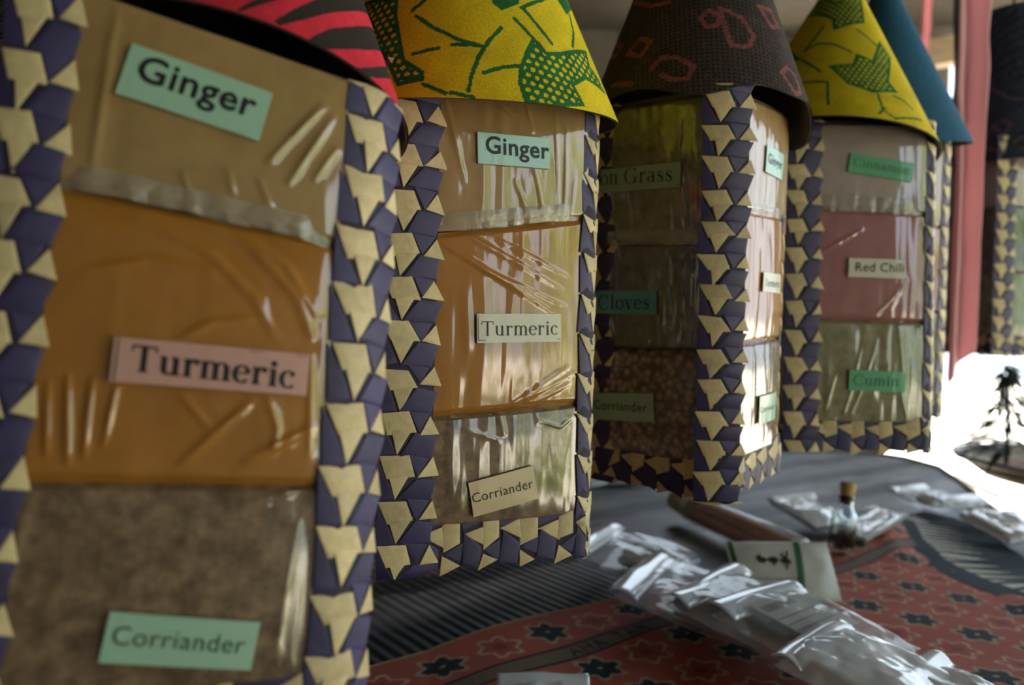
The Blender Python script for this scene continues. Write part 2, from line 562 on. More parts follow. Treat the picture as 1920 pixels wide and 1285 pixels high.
Zk = 0.0085 + 0.010 * np.clip(vnoise(XY[..., 0], XY[..., 1], 11, 4) - 0.42, 0, 1) + 0.012 * np.exp(-((Aa - a_max(Bb) + 0.05) / 0.03) ** 2) * np.clip((0.12 - Bb) / 0.12, 0, 1)
V = np.stack([XY[..., 0] - 0.3, XY[..., 1] - 0.75, Zk], -1).reshape(-1, 3)
kg = mesh_np('printed_cloth', V, grid_faces(NA, NB)[:, ::-1], M['kanga'], None, smooth=True, colors=kc.reshape(-1, 3))
kg.location = (0.3, 0.75, T)
sm = kg.modifiers.new('thickness', 'SOLIDIFY'); sm.thickness = 0.0012; sm.offset = -1
tag(kg, 'red cotton cloth printed with dark and pale rosettes spread on the table', 'cloth')

# dark cloth with pale saw-tooth border that the red cloth lies on
NB2, NW = 420, 70
bb = np.linspace(-0.015, 0.36, NB2)
P0 = np.array([EO + a_max(max(v, 0)) * ED + v * EP for v in bb])
d = np.gradient(P0, axis=0); d /= np.linalg.norm(d, axis=1)[:, None]
nrm = np.stack([-d[:, 1], d[:, 0]], 1)
nrm *= np.sign((nrm @ np.array([1.0, 0.25])))[:, None]
wv = np.linspace(-0.02, 0.115, NW)
PX = P0[:, None, :] + nrm[:, None, :] * wv[None, :, None]
arc = np.concatenate([[0], np.cumsum(np.linalg.norm(np.diff(P0, axis=0), axis=1))])
AR, WW = np.meshgrid(arc, wv, indexing='ij')
ph = (AR / 0.021) % 1.0
tooth = np.abs(ph - 0.5) * 2          # 0 at the tip line
lim = 0.078 - 0.055 * 1.0
isw = (WW > 0.018) & (WW < 0.074) & (tooth < 0.72 * (0.074 - WW) / 0.056)
c = np.where(isw[..., None], np.array([0.58, 0.56, 0.48]), np.array([0.016, 0.032, 0.042]))
c = c * (0.8 + 0.4 * vnoise(AR, WW, 70, 6))[..., None]
keep = PX[..., 0] < interp_edge(PX[..., 1]) + 0.01
V = np.concatenate([PX - np.array([0.6, 0.9]), (0.0068 + 0.006 * (vnoise(PX[..., 0], PX[..., 1], 14, 9) - 0.3))[..., None]], -1).reshape(-1, 3)
zz = mesh_np('sawtooth_cloth', V, grid_faces(NW, NB2), M['kanga'], None, smooth=True, colors=c.reshape(-1, 3))
zz.location = (0.6, 0.9, T)
sm = zz.modifiers.new('thickness', 'SOLIDIFY'); sm.thickness = 0.001; sm.offset = -1
tag(zz, 'dark cloth with pale saw-tooth border beside the red printed cloth', 'cloth')

# ------------------------------------------------------------------ lettering
def glyph_quads(points, widths):
    """variable-width stroke -> verts, quads"""
    P = np.array(points, float); n = len(P)
    V, Fq = [], []
    for i in range(n):
        t = P[min(i + 1, n - 1)] - P[max(i - 1, 0)]
        t /= max(np.hypot(*t), 1e-9)
        nn = np.array([-t[1], t[0]]) * widths[i] / 2
        V += [P[i] + nn, P[i] - nn]
    for i in range(n - 1):
        Fq.append((2 * i, 2 * i + 1, 2 * i + 3, 2 * i + 2))
    return V, Fq
def arc_pts(cx, cy, rx, ry, a0, a1, bold, thin, n=18):
    ps, ws = [], []
    for i in range(n + 1):
        a = math.radians(a0 + (a1 - a0) * i / n)
        ps.append((cx + rx * math.cos(a), cy + ry * math.sin(a)))
        ws.append(thin + (bold - thin) * abs(math.cos(a)) ** 1.5)
    return ps, ws
class Serif:
    def __init__(s, bold): s.b = bold; s.t = max(26, bold * 0.34)
    def rect(s, x0, y0, x1, y1): return ([(x0, y0), (x1, y0), (x1, y1), (x0, y1)], [(0, 1, 2, 3)])
    def stem(s, x, y0, y1): return s.rect(x - s.b / 2, y0, x + s.b / 2, y1)
    def foot(s, x, y): return s.rect(x - s.b / 2 - 45, y, x + s.b / 2 + 45, y + s.t * 0.8)
    def head(s, x, y): return ([(x - s.b / 2 - 50, y - s.t), (x, y - s.t), (x, y), (x - s.b / 2 - 50, y - 10)], [(0, 1, 2, 3)])
    def arc(s, *a): p, w = arc_pts(*a, s.b, s.t); return glyph_quads(p, w)
    def blob(s, x, y, r): return ([(x + r * math.cos(k * math.pi / 6), y + r * math.sin(k * math.pi / 6)) for k in range(12)], [tuple(range(12))])
    def line(s, p, q, w): return glyph_quads([p, q], [w, w])
    def glyph(s, ch):
        b, t = s.b, s.t; h = b / 2
        if ch == 'T': return [s.stem(330, 0, 660), s.rect(40, 660 - t * 1.2, 620, 660), s.rect(40, 500, 40 + t, 660), s.rect(620 - t, 500, 620, 660), s.foot(330, 0)], 660
        if ch == 'u': return [s.stem(130, 120, 460), s.head(130, 460), s.stem(400, 0, 460), s.head(400, 460), s.arc(265, 135, 135, 115, 180, 345), s.rect(400, 0, 400 + h + 50, t)], 540
        if ch == 'r': return [s.stem(140, 0, 460), s.foot(140, 0), s.head(140, 460), s.arc(300, 300, 150, 140, 165, 70), s.blob(335, 400, b * 0.55)], 410
        if ch == 'n': return [s.stem(130, 0, 460), s.foot(130, 0), s.head(130, 460), s.stem(400, 0, 330), s.foot(400, 0), s.arc(268, 310, 132, 135, 165, 0)], 540
        if ch == 'm': return [s.stem(130, 0, 460), s.foot(130, 0), s.head(130, 460), s.stem(390, 0, 330), s.foot(390, 0), s.arc(262, 310, 128, 135, 165, 0), s.stem(650, 0, 330), s.foot(650, 0), s.arc(522, 310, 128, 135, 165, 0)], 790
        if ch == 'e': return [s.arc(230, 230, 165, 215, 8, 320), s.rect(70, 235, 390, 235 + t)], 450
        if ch == 'c': return [s.arc(240, 230, 175, 215, 52, 318), s.blob(335, 375, b * 0.5)], 440
        if ch == 'o': return [s.arc(250, 230, 180, 215, 0, 360)], 500
        if ch == 'i': return [s.stem(150, 0, 460), s.foot(150, 0), s.head(150, 460), s.blob(150, 590, b * 0.62)], 300
        if ch == 'l': return [s.stem(150, 0, 690), s.foot(150, 0), s.head(150, 690)], 300
        if ch == 'a': return [s.stem(330, 40, 320), s.arc(215, 310, 115, 130, 0, 150), s.arc(205, 140, 130, 125, 0, 360), s.rect(330, 0, 440, t)], 460
        if ch == 's': return [s.line((300, 400), (300, 320), t), glyph_quads([(300, 395), (240, 435), (150, 425), (95, 360), (120, 290), (220, 230), (310, 165), (320, 90), (250, 25), (150, 22), (80, 75)], [t, t * 1.3, t * 1.3, b * .7, b, b, b, b * .7, t * 1.3, t * 1.3, t]), s.line((80, 60), (80, 150), t)], 400
        if ch == 'v': return [s.line((90, 450), (235, 5), b), s.line((235, 5), (370, 450), t), s.rect(20, 450 - t, 180, 455), s.rect(310, 450 - t, 440, 455)], 460
        if ch == 'G': return [s.arc(370, 330, 300, 330, 42, 318), s.stem(590, 20, 290), s.rect(480, 290 - t, 690, 290), s.rect(590 - t, 430, 590, 650)], 740
        if ch == 'C': return [s.arc(360, 330, 300, 330, 42, 318), s.rect(580 - t, 430, 580, 650), s.line((580, 120), (600, 170), t)], 680
        return [], 260
def serif_text(txt, bold=100):
    S = Serif(bold); V, Fc, x = [], [], 0.0
    for ch in txt:
        parts, adv = S.glyph(ch)
        for pv, pf in parts:
            o = len(V)
            V += [(p[0] + x, p[1]) for p in pv]
            Fc += [tuple(i + o for i in f) for f in pf]
        x += adv
    return np.array(V), Fc
def sans_text(txt, bold=0.0):
    cu = bpy.data.curves.new('t', 'FONT')
    cu.body = txt; cu.space_character = 1.06; cu.offset = bold; cu.resolution_u = 4
    o = bpy.data.objects.new('t', cu)
    COL.objects.link(o)
    bpy.context.view_layer.update()
    me = o.evaluated_get(bpy.context.evaluated_depsgraph_get()).to_mesh()
    V = np.array([v.co[:2] for v in me.vertices]); Fc = [tuple(p.vertices) for p in me.polygons]
    o.to_mesh_clear()
    bpy.data.objects.remove(o); bpy.data.curves.remove(cu)
    return V, Fc

# ------------------------------------------------------------------ woven edging
TILES = [  # colour (0 tan, 1 purple), polygon (u across, v along, height)
    (1, [(.00, .04, .4), (.15, .49, .7), (.29, .96, .8), (.00, .97, .4)]),
    (1, [(.47, .94, .9), (.88, .99, .8), (.67, 1.45, .6)]),
    (0, [(.19, .38, 1.0), (.575, .35, 1.0), (.31, .97, 1.0)]),
    (1, [(.61, .48, 1.2), (1.0, .51, 1.0), (.89, 1.00, 1.5), (.34, .95, 1.3)]),
    (0, [(.69, 1.44, 1.1), (1.04, 1.48, 1.1), (.92, 1.03, .9)]),
    (0, [(.00, .00, 1.3), (.47, -.01, 1.3), (.62, .45, 1.3), (.16, .48, 1.3)]),
]
def weave(name, length, p, W, fmap, parent, hs=0.0006, seed=0, core=(0.03, 0.93), phase=0.0):
    """fmap(s across metres from the corner line, v along metres, height) -> point"""
    rg = np.random.default_rng(seed)
    V, Fc, mi, tint, fib, sm_ = [], [], [], [], [], []
    def addp(poly, m, tn, ang):
        c = np.mean([(q[0], q[1]) for q in poly], 0); ch = np.mean([q[2] for q in poly])
        poly = [(q[0], q[1], ch + 0.2 * (q[2] - ch)) for q in poly]
        n = len(poly); o = len(V)
        rings = [(1.0, None), (1.0, 0.85), (0.93, 1.0), (0.5, 1.0)]
        ca, sa = math.cos(ang), math.sin(ang)
        for sc, hh in rings:
            for q in poly:
                u = c[0] + (q[0] - c[0]) * sc; v = c[1] + (q[1] - c[1]) * sc
                h = 0.0 if hh is None else (q[2] * (0.5 + 0.5 * sc) + ch * (0.5 - 0.5 * sc)) * hh * hs
                V.append(fmap(u * W, min(max(v, 0.0), length), h))
                tint.append(tn); fib.append((u * W * ca + v * sa, 0, 0))
        for r in range(3):
            for i in range(n):
                j = (i + 1) % n
                Fc.append((o + r * n + i, o + r * n + j, o + (r + 1) * n + j, o + (r + 1) * n + i)); mi.append(m)
        Fc.append(tuple(o + 3 * n + i for i in range(n))); mi.append(m)
        sm_.extend([False] * (2 * n) + [True] * (n + 1))
    # core band
    NB_, NC = 8, max(8, int(length / p) * 3)
    o = len(V)
    for j in range(NC + 1):
        for i in range(NB_ + 1):
            u = core[0] + (core[1] - core[0]) * i / NB_
            V.append(fmap(u * W, length * j / NC, 0.0)); tint.append(1.0); fib.append((0, 0, 0))
    for j in range(NC):
        for i in range(NB_):
            a = o + j * (NB_ + 1) + i
            Fc.append((a, a + 1, a + NB_ + 2, a + NB_ + 1)); mi.append(2); sm_.append(True)
    k = -2
    phase = phase % 1.0
    while k * p < length:
        jit = rg.normal(0, 0.022, (6, 6, 2)); dv = rg.normal(0, 0.02)
        for ti, (m, poly) in enumerate(TILES):
            pl = [(q[0] + jit[ti, i, 0], (q[1] + k + dv + phase + jit[ti, i, 1]) * p, q[2] * (1 + rg.normal(0, .12))) for i, q in enumerate(poly)]
            vs = [q[1] for q in pl]
            if max(vs) <= 0.001 or min(vs) >= length - 0.001:
                continue
            addp(pl, m, 1.0 + rg.normal(0, 0.10), 0.0 if m == 0 else 0.6)
        k += 1
    o = mesh_np(name, V, Fc, [M['tan_leaf'], M['purple_leaf'], M['weave_core']], parent, mi, smooth=sm_)
    t = np.clip(np.array(tint), .6, 1.3)
    ca = o.data.color_attributes.new('tint', 'FLOAT_COLOR', 'POINT')
    c4 = np.ones((len(V), 4), np.float32); c4[:, :3] = t[:, None]
    ca.data.foreach_set('color', c4.ravel())
    fa = o.data.attributes.new('fibre', 'FLOAT_VECTOR', 'POINT')
    fa.data.foreach_set('vector', (np.array(fib, np.float32) * 900).ravel())
    return o

FT = [(np.array([1., 0, 0]), np.array([0, -1., 0])), (np.array([0, 1., 0]), np.array([1., 0, 0])),
      (np.array([-1., 0, 0]), np.array([0, 1., 0])), (np.array([0, -1., 0]), np.array([-1., 0, 0]))]
UZ = np.array([0, 0, 1.0])
def sstep(x): 
    x = min(max(x, 0.0), 1.0); return x * x * (3 - 2 * x)
def corner_map(s_, h, k, W, back, flare=0.0, rnd=0.006, chamfer=0.0, flat=False):
    """strip on the corner between face k-1 and face k; u=back sits on the corner"""
    tk, nk = FT[k]; tp, npv = FT[k - 1]
    corner = (-tk * s_ / 2 + nk * s_ / 2)
    if flare:
        tk = tk * (1 - flare) + tp * flare; tk = tk / np.linalg.norm(tk)
        nk = nk * (1 - flare) + npv * flare; nk = nk / np.linalg.norm(nk)
    if flat:
        tp, npv = tk, nk
    if chamfer:
        mt_ = (tk + tp) / np.linalg.norm(tk + tp); mn_ = (nk + npv) / np.linalg.norm(nk + npv)
        bl = lambda a, b: (a * (1 - chamfer) + b * chamfer) / np.linalg.norm(a * (1 - chamfer) + b * chamfer)
        tk, tp, nk, npv = bl(tk, mt_), bl(tp, mt_), bl(nk, mn_), bl(npv, mn_)
    def f(s, v, hh):
        q = s - back * W
        r = rnd
        w = sstep((q + r) / (2 * r))
        nn = npv * (1 - w) + nk * w
        nn = nn / np.linalg.norm(nn)
        base = corner + (tk * q if q > 0 else tp * q)
        cut = 0.0 if (flat or chamfer) else max(0.0, r - abs(q)) * 0.30
        u = s / W
        d = (0.0042 if flat else 0.0030) + 0.0014 * math.sin(math.pi * min(max(u, 0.0), 1.0)) + hh - cut
        p = base + nn * d
        p[2] = h - v
        return p
    return f
def bottom_map(s_, k, W):
    tk, nk = FT[k]
    def f(s, v, hh):
        u = s / W
        d = 0.0022 + 0.0014 * math.sin(math.pi * min(max(u, 0.0), 1.0)) + hh
        p = tk * (s_ / 2 - v) + nk * (s_ / 2 + d)
        p[2] = W - s
        return p
    return f

# ------------------------------------------------------------------ bags and labels on a face
def bulge(a, z, s_, z0, z1):
    x = np.clip(np.abs(a) / (s_ / 2), 0, 1)
    y = np.clip((z - z0) / (z1 - z0), 0, 1)
    return 0.0012 + 0.0042 * (1 - x ** 3) * (0.55 + 0.45 * np.clip(4 * y * (1 - y), 0, 1) ** 0.6)
def crease_field(A_, Zz, lines):
    h = np.zeros_like(A_)
    for ln in lines:
        amp, wd, pts = ln
        best = np.full(A_.shape, 1e9); tt = np.zeros_like(A_)
        L = len(pts) - 1
        for i in range(L):
            p = np.array(pts[i]) / 1000; q = np.array(pts[i + 1]) / 1000
            d = q - p
            t = np.clip(((A_ - p[0]) * d[0] + (Zz - p[1]) * d[1]) / (d @ d), 0, 1)
            sd = np.hypot(A_ - p[0] - t * d[0], Zz - p[1] - t * d[1])
            m = sd < best
            best = np.where(m, sd, best); tt = np.where(m, (i + t) / L, tt)
        fade = np.clip(4 * tt * (1 - tt), 0, 1) ** 0.5
        h += amp / 1000 * fade * np.exp(-(best / (wd / 1000)) ** 2)
    return h
def bag(parent, name, k, s_, lo, hi, mat, lines=(), nx=90, nz=90, extra=0.0, vert=0.25, seed=0, w0=0.9):
    """cushion-like plastic bag on face k between two sloping lines lo=(z_left, z_right), hi=..."""
    tk, nk = FT[k]
    a = np.linspace(-s_ / 2 + 0.003, s_ / 2 - 0.003, nx)
    A_, Tt = np.meshgrid(a, np.linspace(0, 1, nz))
    fr = (A_ / s_ + 0.5)
    l = (lo[0] + (lo[1] - lo[0]) * fr) / 1000; h_ = (hi[0] + (hi[1] - hi[0]) * fr) / 1000
    Zz = l + (h_ - l) * Tt
    d = bulge(A_, Zz, s_, l, h_) + extra
    rg = np.random.default_rng(seed)
    wr = crease_field(A_, Zz, lines)
    off = rg.uniform(0, 50)
    wr += vert / 1000 * (vnoise(A_ + off, Zz * 0.16 + off, 210, seed) - .5) + vert / 1000 * 0.8 * (vnoise(A_ * 0.8 + Zz * 0.25, Zz * 0.3 - A_ * .1, 120, seed + 3) - .5)
    ed = np.clip(np.minimum(Tt, 1 - Tt) / 0.03, 0, 1)
    d = d * (0.35 + 0.65 * ed) + wr * ed
    P = tk * A_[..., None] + nk * (s_ / 2 + d)[..., None] + UZ * Zz[..., None]
    return mesh_np(name, P.reshape(-1, 3), grid_faces(nx, nz), mat, parent, smooth=True)
def seal_strip(parent, k, s_, lo, hgt, seed=0, extra=0.0034):
    """clear empty margin of a bag"""
    tk, nk = FT[k]
    nx, nz = 90, 14
    A_, Tt = np.meshgrid(np.linspace(-s_ / 2 + 0.009, s_ / 2 - 0.006, nx), np.linspace(0, 1, nz))
    fr = A_ / s_ + 0.5
    rag = 1.2 * (vnoise(A_, A_ * 0, 90, seed) - .5)
    Zz = (lo[0] + (lo[1] - lo[0]) * fr + hgt * Tt + rag * (1 - Tt)) / 1000
    d = 0.0012 + 0.0042 * (1 - np.clip(np.abs(A_) / (s_ / 2), 0, 1) ** 3) + 0.0005 * np.sin(Tt * math.pi) + 0.0012 * (vnoise(A_, Zz * 0.3, 230, seed) - .5)
    d = d + extra * 0.2
    lim_ = np.clip((np.minimum(A_ + s_ / 2 - 0.009, s_ / 2 - 0.006 - A_)) / 0.012, 0, 1)
    d = 0.0012 + (d - 0.0012) * lim_
    P = tk * A_[..., None] + nk * (s_ / 2 + d)[..., None] + UZ * Zz[..., None]
    o = mesh_np('clear_seal', P.reshape(-1, 3), grid_faces(nx, nz), M['seal'], parent, smooth=True)
    return o
def label(parent, k, s_, c, w, h, ang, mat, txt, font, tx, base, zr, bold=0.0, border=None, ink='ink', clip=None, capm=None):
    """paper label: centre c=(a,z) mm, text spans tx=(x0,x1) on baseline base (mm, label frame)"""
    tk, nk = FT[k]
    ca, sa = math.cos(math.radians(ang)), math.sin(math.radians(ang))
    V, Fc, mi = [], [], []
    z0, z1 = zr[0] / 1000, zr[1] / 1000
    def put(x, y, dd):
        a = (c[0] + x * ca - y * sa) / 1000; z = (c[1] + x * sa + y * ca) / 1000
        d = float(bulge(np.array(a), np.array(z), s_, z0, z1)) + dd
        V.append(tk * a + nk * (s_ / 2 + d) + UZ * z)
    nx, ny = 24, 10
    for lay, dd in ((0, 0.0019), (1, 0.0014)):
        for j in range(ny + 1):
            for i in range(nx + 1):
                put(-w / 2 + w * i / nx, -h / 2 + h * j / ny, dd)
    Fg = grid_faces(nx + 1, ny + 1)
    Fc += [tuple(f) for f in Fg]; n1_ = (nx + 1) * (ny + 1)
    Fc += [tuple(f[::-1]) for f in (Fg + n1_)]
    rim_ = [i for i in range(nx + 1)] + [j * (nx + 1) + nx for j in range(1, ny + 1)] + [ny * (nx + 1) + i for i in range(nx - 1, -1, -1)] + [j * (nx + 1) for j in range(ny - 1, 0, -1)]
    for i in range(len(rim_)):
        a_, b_ = rim_[i], rim_[(i + 1) % len(rim_)]
        Fc.append((a_, a_ + n1_, b_ + n1_, b_))
    mi += [0] * len(Fc)
    def ink_polys(TV, TF):
        o = len(V)
        for p in TV: put(p[0], p[1], 0.00205)
        for f in TF:
            Fc.append(tuple(i + o for i in f)); mi.append(1)
    if txt:
        TV, TF = (serif_text(txt, bold) if font == 'serif' else sans_text(txt, bold))
        x0, x1 = TV[:, 0].min(), TV[:, 0].max()
        sc = (tx[1] - tx[0]) / (x1 - x0)
        asp = 1.0 if capm is None else capm
        b0 = base if isinstance(base, (int, float)) else base[0]
        b1 = base if isinstance(base, (int, float)) else base[1]
        out_ = []
        for p in TV:
            x = tx[0] + (p[0] - x0) * sc
            f = (x - tx[0]) / (tx[1] - tx[0])
            out_.append((x, b0 + (b1 - b0) * f + p[1] * sc * asp))
        ink_polys(out_, TF)
    if border:
        for (x0, y0, x1, y1) in border:
            ink_polys([(x0, y0), (x1, y0), (x1, y1), (x0, y1)], [(0, 1, 2, 3)])
    return mesh_np('paper_label', V, Fc, [mat, M[ink]], parent, mi)

# ------------------------------------------------------------------ cone roof
def frame_rot(tx, ty):
    return Matrix.Rotation(ty, 3, 'Y') @ Matrix.Rotation(tx, 3, 'X')
def cone_roof(parent, c, R0, tx, ty, k, painter, size=1.0, wob=None, dense=2.05, nd=620, rows=230, tdense=0.105, base_mat='wax_print'):
    sl = math.sqrt(1 + k * k); L = R0 * sl / k
    top = min(L - 0.012 * L / R0, 0.21)
    th = np.concatenate([np.linspace(-math.pi, -dense, 40, endpoint=False), np.linspace(-dense, dense, nd, endpoint=False), np.linspace(dense, math.pi, 40, endpoint=False)])
    tt = np.concatenate([np.linspace(0, tdense, rows, endpoint=False), np.linspace(tdense, top, 24)])
    TH, TT = np.meshgrid(th, tt)
    low = np.zeros_like(TH) if wob is None else wob(TH)
    T2 = TT + low * np.clip(1 - TT / 0.05, 0, 1)
    rr = R0 * (1 - T2 / L); zz = T2 / sl
    P = np.stack([rr * np.sin(TH), -rr * np.cos(TH), zz], -1)
    sa = k / sl
    rho = L - T2
    ux = rho * np.sin(TH * sa) * 1000; uy = (L - rho * np.cos(TH * sa)) * 1000
    col = painter(ux, uy, TH, T2 * 1000)
    mw = Matrix.Translation(c) @ frame_rot(tx, ty).to_4x4() @ Matrix.Scale(size, 4)
    o = mesh_np('cone_roof', P.reshape(-1, 3), grid_faces(len(th), len(tt), closed=True), M[base_mat], parent, smooth=True, colors=col.reshape(-1, 3))
    o.matrix_basis = parent.matrix_basis.inverted() @ mw
    # card lining inside, with the cut lower edge
    n = 120
    V, Fc = [], []
    for j, (t, off) in enumerate(((0.0006, -0.0001), (0.0, -0.0009), (0.0, -0.0022), (top, -0.0022))):
        for i in range(n):
            a = -math.pi + 2 * math.pi * i / n
            lo = 0.0 if wob is None else float(wob(np.array([a]))[0])
            t2 = t + (lo if t < 0.05 else 0)
            r = R0 * (1 - t2 / L) + off
            V.append((r * math.sin(a), -r * math.cos(a), t2 / sl))
    for j in range(3):
        for i in range(n):
            i2 = (i + 1) % n
            Fc.append((j * n + i, j * n + i2, (j + 1) * n + i2, (j + 1) * n + i))
    l = mesh_np('card_lining', V, Fc, M['lining'], o, smooth=True)
    return o, mw @ Vector((0, 0, top / sl))

def stroke_dist(x, y, pts):
    best = np.full(x.shape, 1e9)
    for i in range(len(pts) - 1):
        p = np.array(pts[i]); d = np.array(pts[i + 1]) - p
        m = max(d @ d, 1e-9)
        t = np.clip(((x - p[0]) * d[0] + (y - p[1]) * d[1]) / m, 0, 1)
        best = np.minimum(best, np.hypot(x - p[0] - t * d[0], y - p[1] - t * d[1]))
    return best
def in_poly(x, y, pts):
    ins = np.zeros(x.shape, bool)
    n = len(pts)
    for i in range(n):
        x0, y0 = pts[i]; x1, y1 = pts[(i + 1) % n]
        c = ((y0 > y) != (y1 > y)) & (x < (x1 - x0) * (y - y0) / (y1 - y0 + 1e-12) + x0)
        ins ^= c
    return ins
PR = {
'L2': {'strokes': [[(-20.8, 46.5), (-11.7, 38.3), (0.7, 31.3), (12.6, 28.7)], [(-2.3, 28.6), (12.6, 29.1)], [(20.5, 40.9), (15.0, 32.9), (10.3, 22.6), (7.6, 12.9), (6.5, 4.2)], [(-20.6, 24.9), (-8.5, 26.9)], [(-23.1, 50.1), (-16.6, 55.0)], [(13.1, 14.6), (20.5, 18.4), (30.9, 22.2)], [(-14.9, 7.8), (-4.1, 2.4)], [(-1.7, 2.8), (8.7, 0.9)], [(27.0, 48.2), (37.0, 40.2)], [(31.1, 56.2), (47.9, 42.2)], [(30.4, 55.9), (44.9, 69.5)], [(65.2, 74.6), (66.0, 62.4), (63.1, 49.9)], [(-60, 20), (-48, 34), (-44, 50)], [(-80, 60), (-60, 66), (-46, 62)]],
 'leaves': [[(15.5, 54.3), (20.2, 50.8), (29.0, 57.7), (29.6, 63.7), (16.0, 62)], [(54.4, 75.7), (61.8, 71.4), (74.6, 89.1), (66.3, 89.4)]],
 'birds': [[(37.0, 40.2), (33.5, 31.8), (30.2, 20.1), (30.0, 12.6), (33.8, 1.4), (48.6, 5.2), (67.4, 14.8), (60.7, 23.5), (70.9, 34.0), (94.2, 40.7), (88.3, 46.5), (77.7, 47.3), (77.9, 58.2), (52.9, 39.1), (44.5, 34.8), (40.7, 38.6)], [(-66.7, 76.8), (-32.1, 59.4), (-31.9, 50.4), (-28.1, 34.3), (-25.1, 22.3), (-15.3, 14.3), (-15.0, 10.0), (-27.3, 8.8), (-34.4, 24.6), (-52.1, 52.3)], [(-10, 78), (6, 92), (22, 84), (30, 98), (4, 108), (-16, 96)]]},
'L4': {'strokes': [[(-51.4, 137.5), (-47.2, 141.4), (-60.1, 125.9)], [(-41.4, 84.9), (-24.6, 108.6)], [(-41.3, 86.1), (-30.5, 87.9), (-19.6, 82.1), (-8.0, 71.3)], [(-62.2, 118.2), (-48.6, 82.5), (-32.5, 52.9)], [(-47.1, 46.0), (-28.9, 39.3), (-30.9, 14.0)], [(-0.7, 99.4), (13.7, 85.4)], [(6.0, 26.4), (7.7, 10.0), (16.3, 3.7), (44.6, 17.1)], [(19.4, 29.3), (29.0, 28.5), (36.7, 23.5)], [(4.3, 5.5), (9.4, 12.4)], [(44, 50), (56, 44), (62, 30)]],
 'leaves': [[(-62.2, 118.2), (-49.7, 92.1), (-47.6, 76.2), (-54.6, 80.9)]],
 'birds': [[(-32.6, 158.3), (-11.3, 135.9), (9.1, 146.4), (6.6, 110.2), (-17.6, 100.5), (-17.5, 114.4), (-41.2, 145.8), (-50.8, 137.2)], [(-25.9, 57.1), (-8.4, 57.0), (-4.3, 69.5), (7.3, 63.9), (18.5, 92.7), (26.7, 78.8), (17.5, 44.1), (23.8, 35.4), (2.1, 27.3), (-14.7, 35.2)]]},
}
def paint_fowl(key, lw):
    pr = PR[key]
    def f(x, y, th, t):
        yel = np.array([0.74, 0.56, 0.012]); grn = np.array([0.018, 0.13, 0.03])
        ww = lw * (0.85 + 0.5 * vnoise(x, y, 0.5, 2))
        g = np.zeros(x.shape, bool)
        for s in pr['strokes']: g |= stroke_dist(x, y, s) < ww
        for s in pr['leaves']: g |= in_poly(x, y, s)
        dots = np.zeros(x.shape, bool)
        for s in pr['birds']:
            ins = in_poly(x, y, s)
            g |= ins | (stroke_dist(x, y, s + s[:1]) < 0.7)
            sp = 4.6 if key == 'L2' else 4.4
            row = np.floor(y / (sp * .87))
            dx = (x / sp + 0.5 * (row % 2)) % 1 - 0.5; dy = (y / (sp * .87)) % 1 - 0.5
            jj = vnoise(x, y, 0.35, 4)
            edge = stroke_dist(x, y, s + s[:1]) > 1.6
            dots |= ins & edge & (np.hypot(dx, dy) < 0.25 + 0.10 * jj)
        g &= ~dots
        n = vnoise(x, y, 0.12, 7)
        col = np.where(g[..., None], grn * (0.8 + 0.5 * n)[..., None], yel * (0.85 + 0.22 * n)[..., None])
        return col
    return f
def paint_zebra(x, y, th, t):
    st = [([(44.2, 7.4), (49.0, 18.8), (55.9, 35.8), (62.8, 52.2), (77.8, 88.3)], [1.4, 2.6, 3.4, 4.2, 5.0]), ([(55, 3), (59.6, 11.3), (65.1, 21.9), (74.3, 38.8), (89.4, 72.5)], [0.6, 3.2, 4.6, 5.2, 5.4]),
          ([(74, 8), (77.9, 14.7), (85.7, 27.9), (99.9, 58.4)], [1.2, 1.9, 2.4, 3.0]), ([(31.3, 4.2), (36.5, 15.8), (46, 36), (54, 58)], [0.8, 1.6, 2.6, 3.4]), ([(92, 4), (102, 22), (112, 44)], [1, 2.6, 3]), ([(73.3, 95.3), (62.0, 67.2)], [3, 1.5])]
    for i in range(-9, 1):
        x0 = -10 + i * 17
        st.append(([(x0 * 1.0, 2), (x0 * .93 + 6, 28), (x0 * .8 + 9, 60), (x0 * .6 + 10, 95)], [1.5, 3.5, 4.0, 3.0] if i % 2 else [0.8, 2.2, 3.6, 2.0]))
    blk = np.zeros(x.shape, bool)
    for pts, w in st:
        best = np.full(x.shape, 1e9)
        for i in range(len(pts) - 1):
            p = np.array(pts[i]); d = np.array(pts[i + 1]) - p
            u = np.clip(((x - p[0]) * d[0] + (y - p[1]) * d[1]) / (d @ d), 0, 1)
            best = np.minimum(best, np.hypot(x - p[0] - u * d[0], y - p[1] - u * d[1]) - (w[i] + (w[i + 1] - w[i]) * u))
        blk |= best < 0
    n = vnoise(x, y, 0.2, 3)
    return np.where(blk[..., None], np.array([0.022, 0.016, 0.012]), np.array([0.58, 0.022, 0.045]) * (0.85 + 0.3 * n)[..., None])
